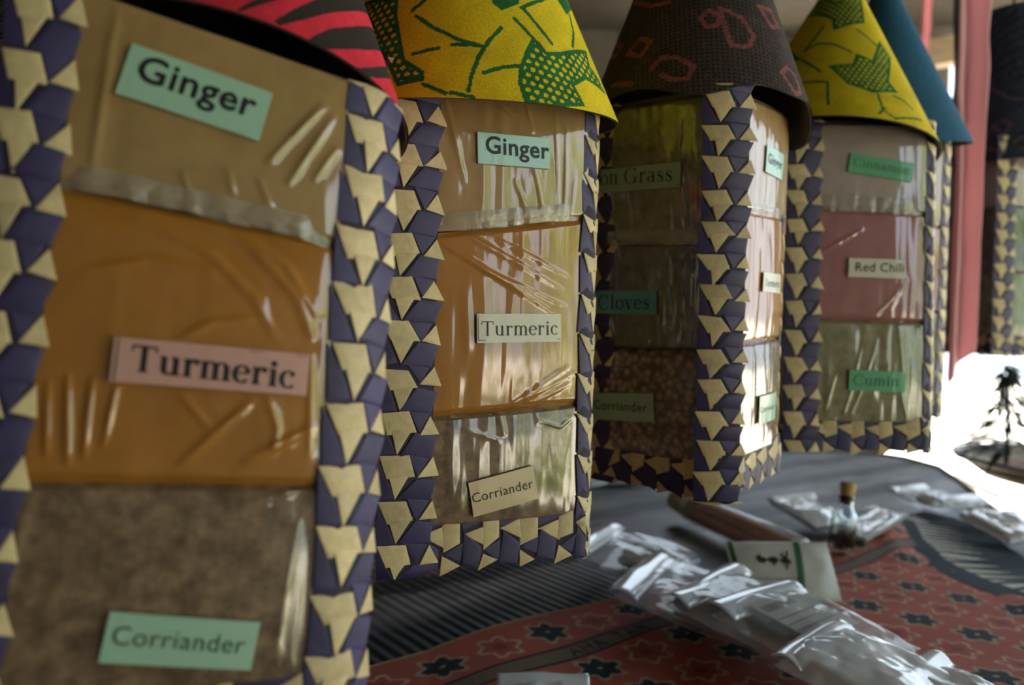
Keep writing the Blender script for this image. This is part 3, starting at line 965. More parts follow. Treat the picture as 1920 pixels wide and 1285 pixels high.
def paint_paisley(base, loop):
    rings = [[(-1.2, 65.1), (14.6, 58.2), (21.7, 44.8), (17.7, 34.0), (4.3, 32.4), (0.8, 50.8), (-1.2, 65.1)], [(-15.0, 57.3), (-8.5, 62.7), (-1.5, 59.1), (-3.8, 49.4), (-11.0, 48.4), (-15.0, 57.3)], [(-50.0, 21.6), (-42.2, 29.0), (-31.3, 25.1), (-21.2, 14.7), (-25.0, 6.2), (-35.4, 6.4), (-42.5, 13.5)], [(-97.2, 84.7), (-95.2, 88.6), (-78.0, 65.2), (-83.9, 60.7), (-101.0, 77.3), (-97.2, 84.7)], [(-68.8, 106.9), (-50.1, 84.0), (-35.5, 77.8)], [(-81.9, 27.1), (-64.3, 15.8)],
             [(44, 22), (52, 32), (62, 30), (66, 18), (56, 10), (44, 22)], [(-70, 50), (-58, 56), (-50, 48), (-58, 38), (-70, 50)], [(30, 76), (42, 80), (50, 70), (40, 62), (30, 76)], [(80, 50), (92, 56), (98, 44), (86, 38), (80, 50)]]
    def f(x, y, th, t):
        n = vnoise(x, y, 0.9, 11); n2 = vnoise(x, y, 0.15, 12)
        col = np.array(base) * (0.65 + 0.7 * n)[..., None] * (0.8 + 0.4 * n2)[..., None]
        dx = (x / 3.4) % 1 - .5; dy = (y / 3.4) % 1 - .5
        col = np.where((np.hypot(dx, dy) < 0.26)[..., None], np.array([0.006, 0.006, 0.008]), col)
        for r in rings:
            d = stroke_dist(x, y, r)
            m = d < 1.8 * (0.7 + 0.6 * n)
            col = np.where(m[..., None], np.array(loop) * (0.6 + 0.7 * n)[..., None], col)
        return col
    return f
def paint_plain(c):
    def f(x, y, th, t):
        n = vnoise(x, y, 0.8, 15)
        return np.array(c) * (0.8 + 0.4 * n)[..., None]
    return f

# ------------------------------------------------------------------ lanterns
def lantern_root(par, lab, size=1.0):
    X_, Y_, Z_, yaw, rl, pt, s_ = par
    R_ = Matrix.Rotation(rl, 3, 'Y') @ Matrix.Rotation(pt, 3, 'X') @ Matrix.Rotation(yaw, 3, 'Z')
    root = empty('spice_lantern', mat=Matrix.Translation((X_, Y_, Z_)) @ R_.to_4x4())
    root.matrix_basis = Matrix.Translation((X_, Y_, Z_)) @ R_.to_4x4() @ Matrix.Scale(size, 4)
    tag(root, lab, 'lantern', 'spice lanterns hanging in a row')
    return root
POLE_P = Vector((-0.118, 0.325, 1.66)); POLE_D = Vector((0.71, 0.68, 0)).normalized()
def body(root, s_, h, p, W, seed, back=0.2, flare=0.0, back1=None, rnd=0.006, tops=None, chamfer=0.0, W0=None):
    b = MB()
    hb = h if tops is None else min(tops)
    b.box((0, 0, hb / 2 + 0.001), (s_ - 0.004, s_ - 0.004, hb - 0.002))
    b.build('inner_box', M['cardboard'], root)
    for k in range(4):
        hk = h if tops is None else tops[k]
        Wk = W if (k or W0 is None) else W0
        weave('woven_corner', hk, p, Wk, corner_map(s_, hk, k, Wk, (back if k == 0 else (back1 if back1 is not None and k == 1 else 0.15)), flare if k == 1 else 0.0, rnd, chamfer if k == 0 else 0.0, k == 0 and not chamfer), root, seed=seed + k, phase=0.13 * k + 0.07 * seed)
    for k in range(4):
        weave('woven_base_band', s_, p, W * 0.96, bottom_map(s_, k, W * 0.96), root, seed=seed + 10 + k, phase=0.31 + .1 * k)
def cord(root, apex):
    t = (apex - POLE_P).dot(POLE_D)
    q = POLE_P + POLE_D * t
    b = MB(); inv = root.matrix_basis.inverted()
    b.tube([inv @ (apex - Vector((0, 0, .01))), inv @ (apex * 0.5 + q * 0.5), inv @ q], 0.0022, 8)
    b.tube([inv @ (q + Vector((0.024 * math.cos(a) * -POLE_D.y, 0.024 * math.cos(a) * POLE_D.x, 0.024 * math.sin(a)))) for a in np.linspace(0, 2 * math.pi, 20)[:-1]], 0.0022, 6, closed=True)
    b.build('hanging_cord', M['cord'], root)

# first lantern, nearest
L1 = (-0.1153, 0.2491, 0.874, 0.3527, 0.0031, -0.137, 0.1071)
r = lantern_root(L1, size=0.9, lab='nearest spice lantern with a red and black striped cone roof')
s_ = L1[6]; body(r, s_, 0.252, 0.021, 0.0262, 21, back=0.23, W0=0.0218, flare=0.52, back1=0.22, tops=(0.250, 0.231, 0.228, 0.240))
CR1 = [(0.9, 1.6, [(3.7, 90.9), (25.2, 113.4)]), (0.9, 1.6, [(22.3, 92.2), (46.4, 105.9)]), (0.7, 1.8, [(-4.5, 174.2), (21.3, 163.2), (36.3, 148.2), (42.6, 134.1)]),
       (0.7, 1.6, [(12.1, 171.2), (32.0, 158.9), (43.9, 141.6)]), (0.6, 1.8, [(-16.8, 170.6), (8.1, 159.7), (22.6, 146.8), (30.5, 133.0)]), (0.6, 1.6, [(-0.5, 130.4), (10.0, 137.5), (23.1, 139.6)]),
       (0.5, 1.2, [(2, 114), (13, 102)]), (0.5, 1.2, [(28, 116), (33, 104), (32, 96)]), (0.5, 1.5, [(-30, 150), (-10, 156), (10, 153)]), (0.9, 1.1, [(-30, 119), (-27, 90)]), (0.9, 1.0, [(-23, 118), (-23, 92)]), (0.8, 1.0, [(-35, 116), (-33, 92)]), (0.9, 0.9, [(-16, 116), (-18, 96)]), (0.6, 1.2, [(42, 130), (44, 95)])]
t = bag(r, 'turmeric_bag', 0, s_, (85, 85.3), (178, 169), M['turmeric'], CR1, 150, 140, vert=0.25, seed=1)
label(t, 0, s_, (11.7, 122.7), 59.3, 14.0, -0.9, M['pink'], 'Turmeric', 'serif', (-24.3, 25.4), (-3.3, -5.0), (85, 176), bold=136, border=[(-28.6, -6.8, -28.2, 6.8), (10, 6.2, 29, 6.45)])
t = bag(r, 'ginger_bag', 0, s_, (179, 169.5), (247, 231), M['ginger'], [(0.9, 1.3, [(40.5, 220), (22.3, 193.4)]), (0.9, 1.2, [(44.2, 216.9), (29.6, 187.0)]), (0.7, 1.2, [(46, 205), (38, 190)]), (0.6, 1.5, [(-28, 240), (-30, 180)]), (0.5, 1.0, [(10, 190), (13, 180)]), (0.5, 1.0, [(20, 189), (25, 178)]), (0.5, 1.0, [(-4, 187), (-1, 180)])], 140, 110, extra=0.0006, vert=0.2, seed=2)
label(t, 0, s_, (-1.6, 213.8), 45.4, 18.2, -10.3, M['mint'], 'Ginger', 'sans', (-18.6, 18.9), (-2.2, -2.0), (174, 249), bold=0.02)
seal_strip(t, 0, s_, (177.5, 167.5), 8.5, 1)
t = bag(r, 'coriander_bag', 0, s_, (22, 22), (85, 85.3), M['coriander'], [(0.7, 1.6, [(18.5, 76.8), (34.4, 82.0), (46.0, 86)]), (0.5, 1.5, [(-40, 40), (-36, 82)]), (0.5, 1.4, [(38, 30), (42, 75)])], 130, 100, vert=0.3, seed=3)
label(t, 0, s_, (9.8, 37.7), 43.5, 14.7, -6.8, M['mint'], 'Corriander', 'sans', (-19.5, 18.5), (-1.9, -2.4), (22, 85), bold=-0.004)
bag(r, 'spice_side_bag', 1, s_, (22, 22), (226, 226), M['coriander'], [], 40, 60, seed=4)
bag(r, 'spice_side_bag', 2, s_, (22, 22), (226, 226), M['ginger'], [], 40, 60, seed=5)
bag(r, 'spice_side_bag', 3, s_, (22, 22), (226, 226), M['turmeric'], [], 40, 60, seed=6)
co, ap = cone_roof(r, Vector((-0.1179, 0.3011, 1.09)), 0.081, -0.1878, 0.063, 0.4655, paint_zebra, size=0.9)
cord(r, ap)

# second lantern
L2 = (-0.0272, 0.4596, 0.8772, 0.4075, -0.0112, -0.0015, 0.1011)
r = lantern_root(L2, size=1.08, lab='spice lantern with a bright yellow cone roof printed with a green spotted bird')
s_ = L2[6]; body(r, s_, 0.246, 0.0212, 0.0285, 41, back=0.40, flare=0.30, back1=0.22)
t = bag(r, 'turmeric_bag', 0, s_, (75.0, 82.0), (163, 181), M['turmeric'], [(0.7, 1.3, [(-41, 165), (30.0, 128.4)]), (0.5, 1.2, [(-25.0, 168), (34.4, 141)]), (0.5, 1.0, [(-5, 165), (38, 148)]), (0.5, 1.0, [(-15, 150), (36, 133)]), (0.6, 1.4, [(38, 101), (5.7, 81.7)]), (0.5, 1.2, [(42, 98), (12, 84)]), (0.5, 1.2, [(40, 93), (20, 84)])], 120, 120, vert=0.3, seed=11)
label(t, 0, s_, (8.4, 120.7), 46.8, 14.4, 2.1, M['white'], 'Turmeric', 'serif', (-21.0, 21.2), (-3.7, -3.6), (75, 170), bold=86, border=[(-22.9, -6.0, 23, -5.7), (-22.9, -6.0, -22.6, 6.4)])
t = bag(r, 'ginger_bag', 0, s_, (164, 181), (244, 244), M['ginger'], [(0.5, 1.0, [(14, 205), (22, 175)]), (0.5, 1.0, [(26, 235), (30, 172)]), (0.6, 1.0, [(33, 228), (33, 178)]), (0.5, 1.0, [(39, 205), (37, 178)]), (0.4, .9, [(4, 196), (12, 178)]), (0.5, 1.3, [(-36, 240), (-22, 190)]), (0.4, .9, [(-10, 235), (4, 226)]), (0.4, .9, [(8, 238), (14, 220)])], 120, 110, extra=0.0006, vert=0.5, seed=12)
label(t, 0, s_, (2.9, 209.5), 39.5, 15.4, 2.6, M['aqua'], 'Ginger', 'sans', (-15.6, 19.4), (-2.2, -2.8), (172, 244), bold=0.02)
seal_strip(t, 0, s_, (163, 180), 9, 2)
t = bag(r, 'coriander_bag', 0, s_, (22, 22), (75.0, 82.0), M['coriander'], [(0.6, 1.2, [(20, 74), (34, 70), (42, 76)]), (0.5, 1.1, [(-2, 82), (2, 66)]), (0.4, 1.2, [(-20, 70), (0, 64)])], 110, 90, vert=0.35, seed=13)
label(t, 0, s_, (1.6, 38.9), 35.5, 17.5, 11.6, M['cream'], 'Corriander', 'sans', (-17.1, 16.0), (-1.6, -2.3), (22, 80), bold=0.0)
b = MB()
tk, nk = FT[0]
bag(r, 'spice_side_bag', 1, s_, (22, 22), (244, 244), M['ginger'], [], 40, 60, seed=14)
bag(r, 'spice_side_bag', 2, s_, (22, 22), (244, 244), M['coriander'], [], 40, 60, seed=15)
bag(r, 'spice_side_bag', 3, s_, (22, 22), (244, 244), M['turmeric'], [], 40, 60, seed=16)
co, ap = cone_roof(r, Vector((-0.0327, 0.4579, 1.1333)), 0.086, 0.1552, -0.0079, 0.4763, paint_fowl('L2', 0.95), size=1.08)
cord(r, ap)

# third lantern: two faces in view
L3 = (0.1317, 0.5652, 0.905, 0.8661, -0.0297, 0.0867, 0.1089)
r = lantern_root(L3, size=0.95, lab='spice lantern turned corner-on under a dark brown paisley cone roof')
s_ = L3[6]; body(r, s_, 0.283, 0.0212, 0.034, 61, back=0.48, flare=0.12, back1=0.3, rnd=0.012, chamfer=0.85)
t = bag(r, 'lemongrass_bag', 3, s_, (182, 180), (280, 280), M['lemongrass'], [(0.6, 1.2, [(6, 262), (14, 240), (18, 185)]), (0.6, 1.2, [(24, 265), (22, 235), (26, 188)]), (0.5, 1.0, [(-2, 225), (4, 190)]), (0.4, 1, [(30, 240), (32, 190)])], 110, 110, vert=0.5, seed=21)
label(t, 3, s_, (-8.2, 226.6), 66.5, 17.0, -0.2, M['sage'], 'on Grass', 'serif', (-33.0, 27.0), (-2.6, -4.2), (181, 280), bold=80, border=[(-33, -7.3, 33, -6.7)])
seal_strip(t, 3, s_, (180, 178), 10, 3)
t = bag(r, 'clove_bag', 3, s_, (101, 106), (182, 180), M['cloves'], [(0.6, 1.0, [(-28, 178), (-26, 120)]), (0.6, 1.0, [(6, 178), (10, 140)]), (0.5, 1.0, [(16, 176), (18, 150)])], 110, 90, vert=0.5, seed=22)
label(t, 3, s_, (-17.4, 137.6), 52.6, 17.2, 1.0, M['teal'], 'Cloves', 'serif', (-24.4, 20.5), (-5.6, -5.0), (102, 181), bold=96)
t = bag(r, 'coriander_seed_bag', 3, s_, (24, 24), (101, 106), M['seeds'], [], 110, 90, vert=0.5, seed=23)
label(t, 3, s_, (-18.3, 59.8), 54, 20.7, 5.2, M['sage'], 'Corriander', 'sans', (-25.5, 21.7), (-2.2, -3.1), (24, 103), bold=0.0)
t = bag(r, 'turmeric_bag', 0, s_, (109, 109), (203, 202), M['turmeric'], [(0.4, 1.6, [(10, 190), (30, 120)])], 80, 80, vert=0.14, seed=24)
label(t, 0, s_, (17, 152.3), 36, 14.4, -2.8, M['white'], 'Turmeric', 'serif', (-15, 16), -3, (109, 203), bold=86)
t = bag(r, 'ginger_bag', 0, s_, (203, 202), (280, 280), M['ginger'], [(0.4, 1.6, [(10, 270), (22, 210)])], 80, 80, extra=0.0005, vert=0.14, seed=25)
label(t, 0, s_, (14, 239.7), 34, 19, -4.7, M['aqua'], 'Ginger', 'sans', (-14, 15), -2.5, (203, 280), bold=0.014)
seal_strip(t, 0, s_, (201, 200), 8, 4)
t = bag(r, 'coriander_bag', 0, s_, (24, 24), (109, 109), M['coriander'], [(0.4, 1.6, [(10, 100), (20, 40)])], 80, 80, vert=0.14, seed=26)
label(t, 0, s_, (17, 58.1), 34, 21, -0.7, M['mint'], 'Corriander', 'sans', (-15, 15), -2, (24, 109), bold=0.0)
bag(r, 'spice_side_bag', 1, s_, (24, 24), (280, 280), M['ginger'], [], 40, 60, seed=27)
bag(r, 'spice_side_bag', 2, s_, (24, 24), (280, 280), M['coriander'], [], 40, 60, seed=28)
def wob3(th):
    return 0.006 * np.sin(3 * th - 0.9) + 0.003 * np.sin(7 * th)
co, ap = cone_roof(r, Vector((0.1283, 0.546, 1.1607)), 0.0849, -0.0702, 0.021, 0.3272, paint_paisley((0.060, 0.042, 0.040), (0.24, 0.075, 0.075)), wob=wob3, size=0.95)
cord(r, ap)

# fourth lantern
L4 = (0.303, 0.7046, 0.916, -0.014, -0.0209, 0.0011, 0.1048)
r = lantern_root(L4, size=1.12, lab='spice lantern with cinnamon, red chilli and cumin bags under a yellow and green cone roof')
s_ = L4[6]; body(r, s_, 0.256, 0.0212, 0.0285, 81, back=0.26, flare=0.25)
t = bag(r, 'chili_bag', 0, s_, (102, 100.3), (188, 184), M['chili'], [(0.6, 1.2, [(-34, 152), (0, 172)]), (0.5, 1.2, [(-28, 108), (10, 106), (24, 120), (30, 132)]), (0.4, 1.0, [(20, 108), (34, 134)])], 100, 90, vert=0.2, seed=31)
label(t, 0, s_, (9.4, 141.2), 42.8, 14.5, -1.2, M['white'], 'Red Chili', 'sans', (-16.4, 20.6), (-2.7, -2.2), (101, 186), bold=0.008)
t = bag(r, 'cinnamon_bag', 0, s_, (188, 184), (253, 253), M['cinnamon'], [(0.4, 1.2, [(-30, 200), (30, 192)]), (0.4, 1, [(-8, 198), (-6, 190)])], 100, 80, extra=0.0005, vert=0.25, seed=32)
label(t, 0, s_, (12.0, 218.2), 50.1, 14.5, -8.5, M['green'], 'Cinnamon', 'serif', (-21.8, 21.6), (-2.2, -2.5), (186, 253), bold=70, ink='ink_green')
seal_strip(t, 0, s_, (186, 182), 12, 5)
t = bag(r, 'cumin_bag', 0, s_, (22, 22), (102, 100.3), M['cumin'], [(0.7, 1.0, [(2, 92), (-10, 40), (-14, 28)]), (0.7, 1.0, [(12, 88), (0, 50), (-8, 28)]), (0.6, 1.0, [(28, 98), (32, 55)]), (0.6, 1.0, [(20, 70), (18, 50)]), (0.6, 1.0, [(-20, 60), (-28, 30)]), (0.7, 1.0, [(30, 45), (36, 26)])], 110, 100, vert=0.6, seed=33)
label(t, 0, s_, (11.3, 55.1), 43.4, 15.7, -2.1, M['green'], 'Cumin', 'serif', (-18.7, 15.8), (-4.0, -3.2), (22, 101), bold=90, ink='ink_green')
bag(r, 'spice_side_bag', 1, s_, (22, 22), (253, 253), M['ginger'], [], 40, 60, seed=34)
bag(r, 'spice_side_bag', 2, s_, (22, 22), (253, 253), M['coriander'], [], 40, 60, seed=35)
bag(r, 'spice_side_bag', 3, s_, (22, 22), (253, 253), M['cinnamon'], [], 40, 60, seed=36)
co, ap = cone_roof(r, Vector((0.2871, 0.7024, 1.1866)), 0.0866, -0.062, 0.095, 0.5091, paint_fowl('L4', 0.9), tdense=0.15, rows=260, size=1.12)
cord(r, ap)

# simpler ones: fifth behind, sixth at the edge, one behind the nearest on the left
def plain_lantern(par, h, lab, front, cone_c, R0, tx, ty, k, painter, seed, back=0.2, base='wax_print', W=0.0285, size=1.0, flare=0.2):
    r = lantern_root(par, lab, size)
    s_ = par[6]; body(r, s_, h, 0.0212, W, seed, back=back, flare=flare)
    n = len(front); zs = np.linspace(22, h * 1000 - 3, n + 1)
    for i, (nm, mt_) in enumerate(front):
        for k_ in (0, 1, 3):
            bag(r, nm, k_, s_, (zs[i], zs[i]), (zs[i + 1], zs[i + 1]), M[mt_], [(0.6, 1.1, [(8, zs[i + 1] - 6), (14, zs[i] + 8)]), (0.6, 1.1, [(-18, zs[i + 1] - 6), (-14, zs[i] + 8)])], 60, 60, vert=0.5, seed=seed + i)
    bag(r, 'spice_side_bag', 2, s_, (22, 22), (h * 1000 - 3, h * 1000 - 3), M['coriander'], [], 40, 60, seed=seed + 7)
    co, ap = cone_roof(r, Vector(cone_c), R0, tx, ty, k, painter, nd=300, rows=120, base_mat=base, size=size)
    cord(r, ap)
    return r
plain_lantern((0.409, 0.88, 0.9318, 0.30, 0.0, 0.0, 0.104), 0.285, 'spice lantern half hidden behind the fourth, under a plain blue cone roof',
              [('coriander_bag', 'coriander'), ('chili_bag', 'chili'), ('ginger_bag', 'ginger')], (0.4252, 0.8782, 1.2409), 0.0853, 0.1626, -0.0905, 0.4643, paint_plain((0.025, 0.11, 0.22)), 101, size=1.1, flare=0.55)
plain_lantern((0.740, 1.133, 1.006, 0.16, 0.0, 0.0, 0.112), 0.27, 'spice lantern at the far end of the row under a dark paisley cone roof with blue haze in its colour',
              [('coriander_bag', 'lemongrass'), ('clove_bag', 'cloves'), ('ginger_bag', 'cinnamon')], (0.748, 1.133, 1.282), 0.092, 0.0, 0.0, 0.20, paint_paisley((0.045, 0.07, 0.12), (0.16, 0.09, 0.13)), 121, size=1.15, back=0.4)  # cone's base colour lifted toward blue to paint in the haze
r = plain_lantern((-0.306, 0.43, 0.90, 0.36, 0.0, 0.0, 0.106), 0.252, 'spice lantern almost hidden at the left edge behind the nearest one',
              [('coriander_bag', 'coriander'), ('turmeric_bag', 'turmeric'), ('lemongrass_bag', 'lemongrass')], (-0.306, 0.43, 1.12), 0.085, 0.0, 0.0, 0.47, paint_paisley((0.05, 0.05, 0.05), (0.2, 0.07, 0.07)), 141)
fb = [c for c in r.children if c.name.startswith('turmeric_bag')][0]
M['lime_glint'] = paper('lime_glint_paper', (0.55, 0.80, 0.12))
label(fb, 0, 0.106, (4, 178), 40, 56, 0, M['lime_glint'], None, None, None, None, (98, 175))  # blank lime label put on the bag in place of a yellow-green glint

# bamboo pole the lanterns hang from
b = MB()
pts = [POLE_P + POLE_D * t for t in np.linspace(-0.75, 1.75, 40)]
rad = [0.019 + (0.003 if i % 6 == 0 else 0) for i in range(40)]
b.tube(pts, rad, 16)
o = b.build('bamboo_pole', noisy('bamboo', (0.30, 0.21, 0.09), (0.42, 0.31, 0.15), 20, 0.45, stretch=(6, 6, 6)))
tag(o, 'horizontal bamboo pole above the lanterns that their cords are tied to', 'pole')
for t in (-0.6, 1.6):
    q = POLE_P + POLE_D * t
    b = MB(); b.tube([(0, 0, -0.02), (0, 0, 2.15 - q.z)], 0.006, 8)
    b.tube([(0.026 * -POLE_D.y * math.cos(a), 0.026 * POLE_D.x * math.cos(a), 0.026 * math.sin(a)) for a in np.linspace(0, 2 * math.pi, 20)[:-1]], 0.006, 6, closed=True)
    o = b.build('pole_rope', M['cord']); o.location = q
    tag(o, 'rope holding the bamboo pole up to the thatch, %s end' % ('left' if t < 0 else 'right'), 'rope')

# ------------------------------------------------------------------ sachets and goods on the table
M['spice_lump'] = noisy('brown_spice', (0.05, 0.03, 0.015), (0.20, 0.13, 0.06), 120, 0.8, b=0.6, bd=0.002)
M['slip'] = noisy('grey_paper_slip', (0.42, 0.42, 0.37), (0.50, 0.50, 0.44), 60, 0.6)
M['slip_ink'] = noisy('faded_print', (0.10, 0.10, 0.09), (0.16, 0.16, 0.14), 80, 0.6, b=0)
def sachet(loc, yaw, tilt, w, l, th, lab, seed, slip=True, lump=True, mat='clear', roll=0.0, header=True):
    R_ = Matrix.Rotation(math.radians(yaw), 4, 'Z') @ Matrix.Rotation(math.radians(tilt), 4, 'X') @ Matrix.Rotation(math.radians(roll), 4, 'Y')
    mw = Matrix.Translation(loc) @ R_
    root = empty('spice_sachet', mat=mw); root.matrix_basis = mw
    tag(root, lab, 'sachet', 'plastic spice sachets on the table')
    n = 44
    u = np.linspace(-1, 1, n); U, Vv = np.meshgrid(u, u)
    def surf(sign):
        cr = 0.007 * (vnoise(U + 7, Vv + 5, 1.5, seed) - .5) + 0.0035 * np.abs(vnoise(U + 9, Vv + 3, 1.7, seed + 1) - .5) + 0.0012 * (vnoise(U - Vv + 9, U + Vv + 9, 5, seed + 2) - .5)
        edge = np.clip((1 - np.maximum(np.abs(U), np.abs(Vv))) / 0.12, 0, 1) ** 0.7
        z = sign * th * 0.5 * edge * (0.45 + 0.55 * (1 - np.abs(U) ** 2.5) * (1 - np.abs(Vv) ** 2.5)) + cr * (0.35 + 0.65 * edge) * (1 if sign > 0 else 0.4)
        z = z + 0.004 * np.sin(U * 2.1 + seed) * (1 - edge)
        x = U * w / 2 * (1 + 0.03 * (vnoise(Vv, Vv * 0, 3, seed + 5) - .5)); y = Vv * l / 2
        return np.stack([x, y, z], -1).reshape(-1, 3)
    mesh_np('plastic_bag', np.concatenate([surf(1), surf(-1)]), np.concatenate([grid_faces(n, n), grid_faces(n, n, n * n)[:, ::-1]]), M[mat], root, smooth=True)
    if header:
        k2 = 24
        U2, V2 = np.meshgrid(np.linspace(-1, 1, k2), np.linspace(0, 1, 8))
        zz2 = 0.004 + 0.004 * np.sin(V2 * math.pi) + 0.0025 * (vnoise(U2 + 4, V2 + seed, 1.3, seed + 7) - .4) * (1 + V2)
        P2 = np.stack([U2 * w / 2 * 1.02, l / 2 * (0.62 + 0.46 * V2), zz2], -1).reshape(-1, 3)
        hd = mesh_np('folded_header', P2, grid_faces(k2, 8), M['milky'], root, smooth=True)
        sm2 = hd.modifiers.new('thickness', 'SOLIDIFY'); sm2.thickness = 0.0012
    if lump:
        k = 28
        a = np.linspace(0, 2 * math.pi, k, endpoint=False); ph_ = np.linspace(-math.pi / 2, math.pi / 2, 14)
        A2, P2 = np.meshgrid(a, ph_)
        nn = 0.8 + 0.4 * vnoise(np.cos(A2) + 3, P2 + np.sin(A2) + 5, 2.2, seed)
        V = np.stack([np.cos(A2) * np.cos(P2) * w * 0.33 * nn, -l * 0.12 + np.sin(A2) * np.cos(P2) * l * 0.26 * nn, np.sin(P2) * th * 0.30], -1).reshape(-1, 3)
        mesh_np('spice_contents', V, grid_faces(k, 14, closed=True), M['spice_lump'], root, smooth=True)
    if slip:
        b = MB()
        b.box((0.002, l * 0.10, th * 0.36), (w * 0.62, l * 0.50, 0.0006))
        b.box((-0.004, l * 0.26, th * 0.36 + 0.0005), (w * 0.40, l * 0.07, 0.0004), m=1)
        for i in range(3):
            b.box((-0.002, l * (0.13 - 0.07 * i), th * 0.36 + 0.0005), (w * 0.5, l * 0.012, 0.0004), m=1)
        b.build('paper_slip', [M['slip'], M['slip_ink']], root)
    return root
sachet((0.138, 0.783, 0.781), 64, 9, 0.135, 0.110, 0.022, 'clear spice sachet farthest back in the front row, just below the second lantern', 3, slip=False)
sachet((0.168, 0.652, 0.784), 64, 10, 0.130, 0.110, 0.024, 'second clear spice sachet in the front row, with brown spice showing at its left corner', 5, slip=False)
sachet((0.209, 0.602, 0.789), 50, 10, 0.122, 0.110, 0.026, 'third clear sachet in the front row, with a bright white folded header', 8, slip=True)
sachet((0.231, 0.553, 0.793), 40, 10, 0.102, 0.110, 0.024, 'clear sachet with a printed grey paper slip, fourth in the front row', 12, slip=True)
sachet((0.240, 0.482, 0.792), 45, 10, 0.090, 0.090, 0.024, 'crumpled milky sachet nearest in the front row at the bottom edge', 14, slip=False, mat='milky')
sachet((0.304, 0.470, 0.784), 42, 9, 0.050, 0.080, 0.018, 'small pale sachet tip to the right of the crumpled milky one', 17, slip=False, lump=False, mat='milky')
sachet((0.030, 0.470, 0.771), 4, 3, 0.060, 0.060, 0.014, 'sliver of a pale sachet at the bottom edge, on the lettered band of the cloth', 41, slip=False, lump=False, mat='milky')
sachet((0.171, 1.338, 0.765), 20, 6, 0.10, 0.08, 0.016, 'pale sachet lying far back on the mat between the second and third lanterns', 19, slip=False, lump=False, mat='milky')
sachet((0.425, 1.040, 0.778), 30, 14, 0.085, 0.085, 0.02, 'white sachet behind the corked glass vial', 22, slip=False, mat='milky')
sachet((0.478, 0.985, 0.776), -52, 8, 0.05, 0.11, 0.018, 'narrow white sachet lying between the vial and the red cloth tip', 25, slip=False, lump=False, mat='milky')
sachet((0.655, 1.165, 0.779), 30, 12, 0.085, 0.075, 0.022, 'white-topped sachet farthest left of the three on the dark cloth border', 27, slip=False)
sachet((0.690, 1.085, 0.779), 24, 12, 0.090, 0.080, 0.022, 'middle sachet of the three on the dark cloth border, grey below a white fold', 29, slip=False)
sachet((0.665, 0.985, 0.779), 12, 10, 0.085, 0.085, 0.022, 'dull grey sachet at the right edge on the dark cloth border', 33, slip=True, mat='milky')

# spice sticks in a long clear sleeve
mw = Matrix.Translation((0.2835, 0.922, 0.7825)) @ Matrix.Rotation(math.radians(15.5), 4, 'Z')
root = empty('cinnamon_stick_pack', mat=mw); root.matrix_basis = mw
tag(root, 'long clear sleeve of orange-brown spice sticks with a pale capped end', 'spice pack')
b = MB()
for (x, z) in ((-0.008, -0.007), (0.008, -0.007), (0.0, 0.006)):
    b.tube([(x, -0.115, z), (x + .001, 0, z), (x, 0.105, z)], 0.0078, 10)
b.build('stick_bundle', noisy('orange_bark', (0.40, 0.13, 0.03), (0.55, 0.22, 0.06), 30, 0.7, stretch=(6, 1, 6)), root)
b = MB()
b.tube([(0, -0.128, 0), (0, -0.122, 0), (0, -0.05, 0.0005), (0, 0.05, 0), (0, 0.112, 0), (0, 0.122, 0)], [0.012, 0.0195, 0.021, 0.0205, 0.0195, 0.013], 20)
b.build('sleeve', M['clear'], root)
b = MB()
b.tube([(0, 0.108, 0), (0, 0.112, 0), (0, 0.150, 0.001), (0, 0.156, 0.001)], [0.014, 0.0165, 0.0155, 0.012], 16)
b.build('end_cap', noisy('yellowed_cap', (0.50, 0.44, 0.24), (0.62, 0.56, 0.34), 30, 0.4), root)

# leaning card pouch with green stripe
yawp = math.radians(6)
mw = Matrix.Translation((0.276, 0.714, 0.7615)) @ Matrix.Rotation(yawp, 4, 'Z') @ Matrix.Rotation(math.radians(-38), 4, 'X')
root = empty('spice_pouch', mat=mw); root.matrix_basis = mw
tag(root, 'grey-white pouch with a dark green stripe and dark handwriting leaning back on the sticks', 'pouch')
n = 40
U, Vv = np.meshgrid(np.linspace(-1, 1, n), np.linspace(0, 1, n))
def pouch_d(U, Vv): return 0.006 * (1 - np.abs(U) ** 4) * np.clip(4 * Vv * (1 - Vv), 0, 1) ** 0.5 + 0.0012 * (vnoise(U * 1.0 + 4, Vv + 2, 3.5, 61) - .5)
Wp, Hp = 0.102, 0.060
F_ = np.stack([U * Wp / 2 * (1 + 0.05 * Vv), -pouch_d(U, Vv), Vv * Hp], -1).reshape(-1, 3)
Bk = np.stack([U * Wp / 2 * (1 + 0.05 * Vv), pouch_d(U, Vv) + 0.001, Vv * Hp], -1).reshape(-1, 3)
M['pouch'] = noisy('pouch_paper', (0.40, 0.39, 0.34), (0.50, 0.49, 0.43), 40, 0.35, spec=0.6)
M['pouch_green'] = noisy('pouch_green', (0.012, 0.09, 0.035), (0.02, 0.12, 0.05), 40, 0.4)
mesh_np('pouch_body', np.concatenate([F_, Bk]), np.concatenate([grid_faces(n, n), grid_faces(n, n, n * n)[:, ::-1]]), M['pouch'], root, smooth=True)
def pouch_patch(name, pts, mat, r=0.0006):
    b = MB()
    P = []
    for (x, y) in pts:
        d = float(pouch_d(np.array(x), np.array(y)))
        P.append((x * Wp / 2 * (1 + 0.05 * y), -d - 0.0007, y * Hp))
    b.tube(P, r, 6); return b
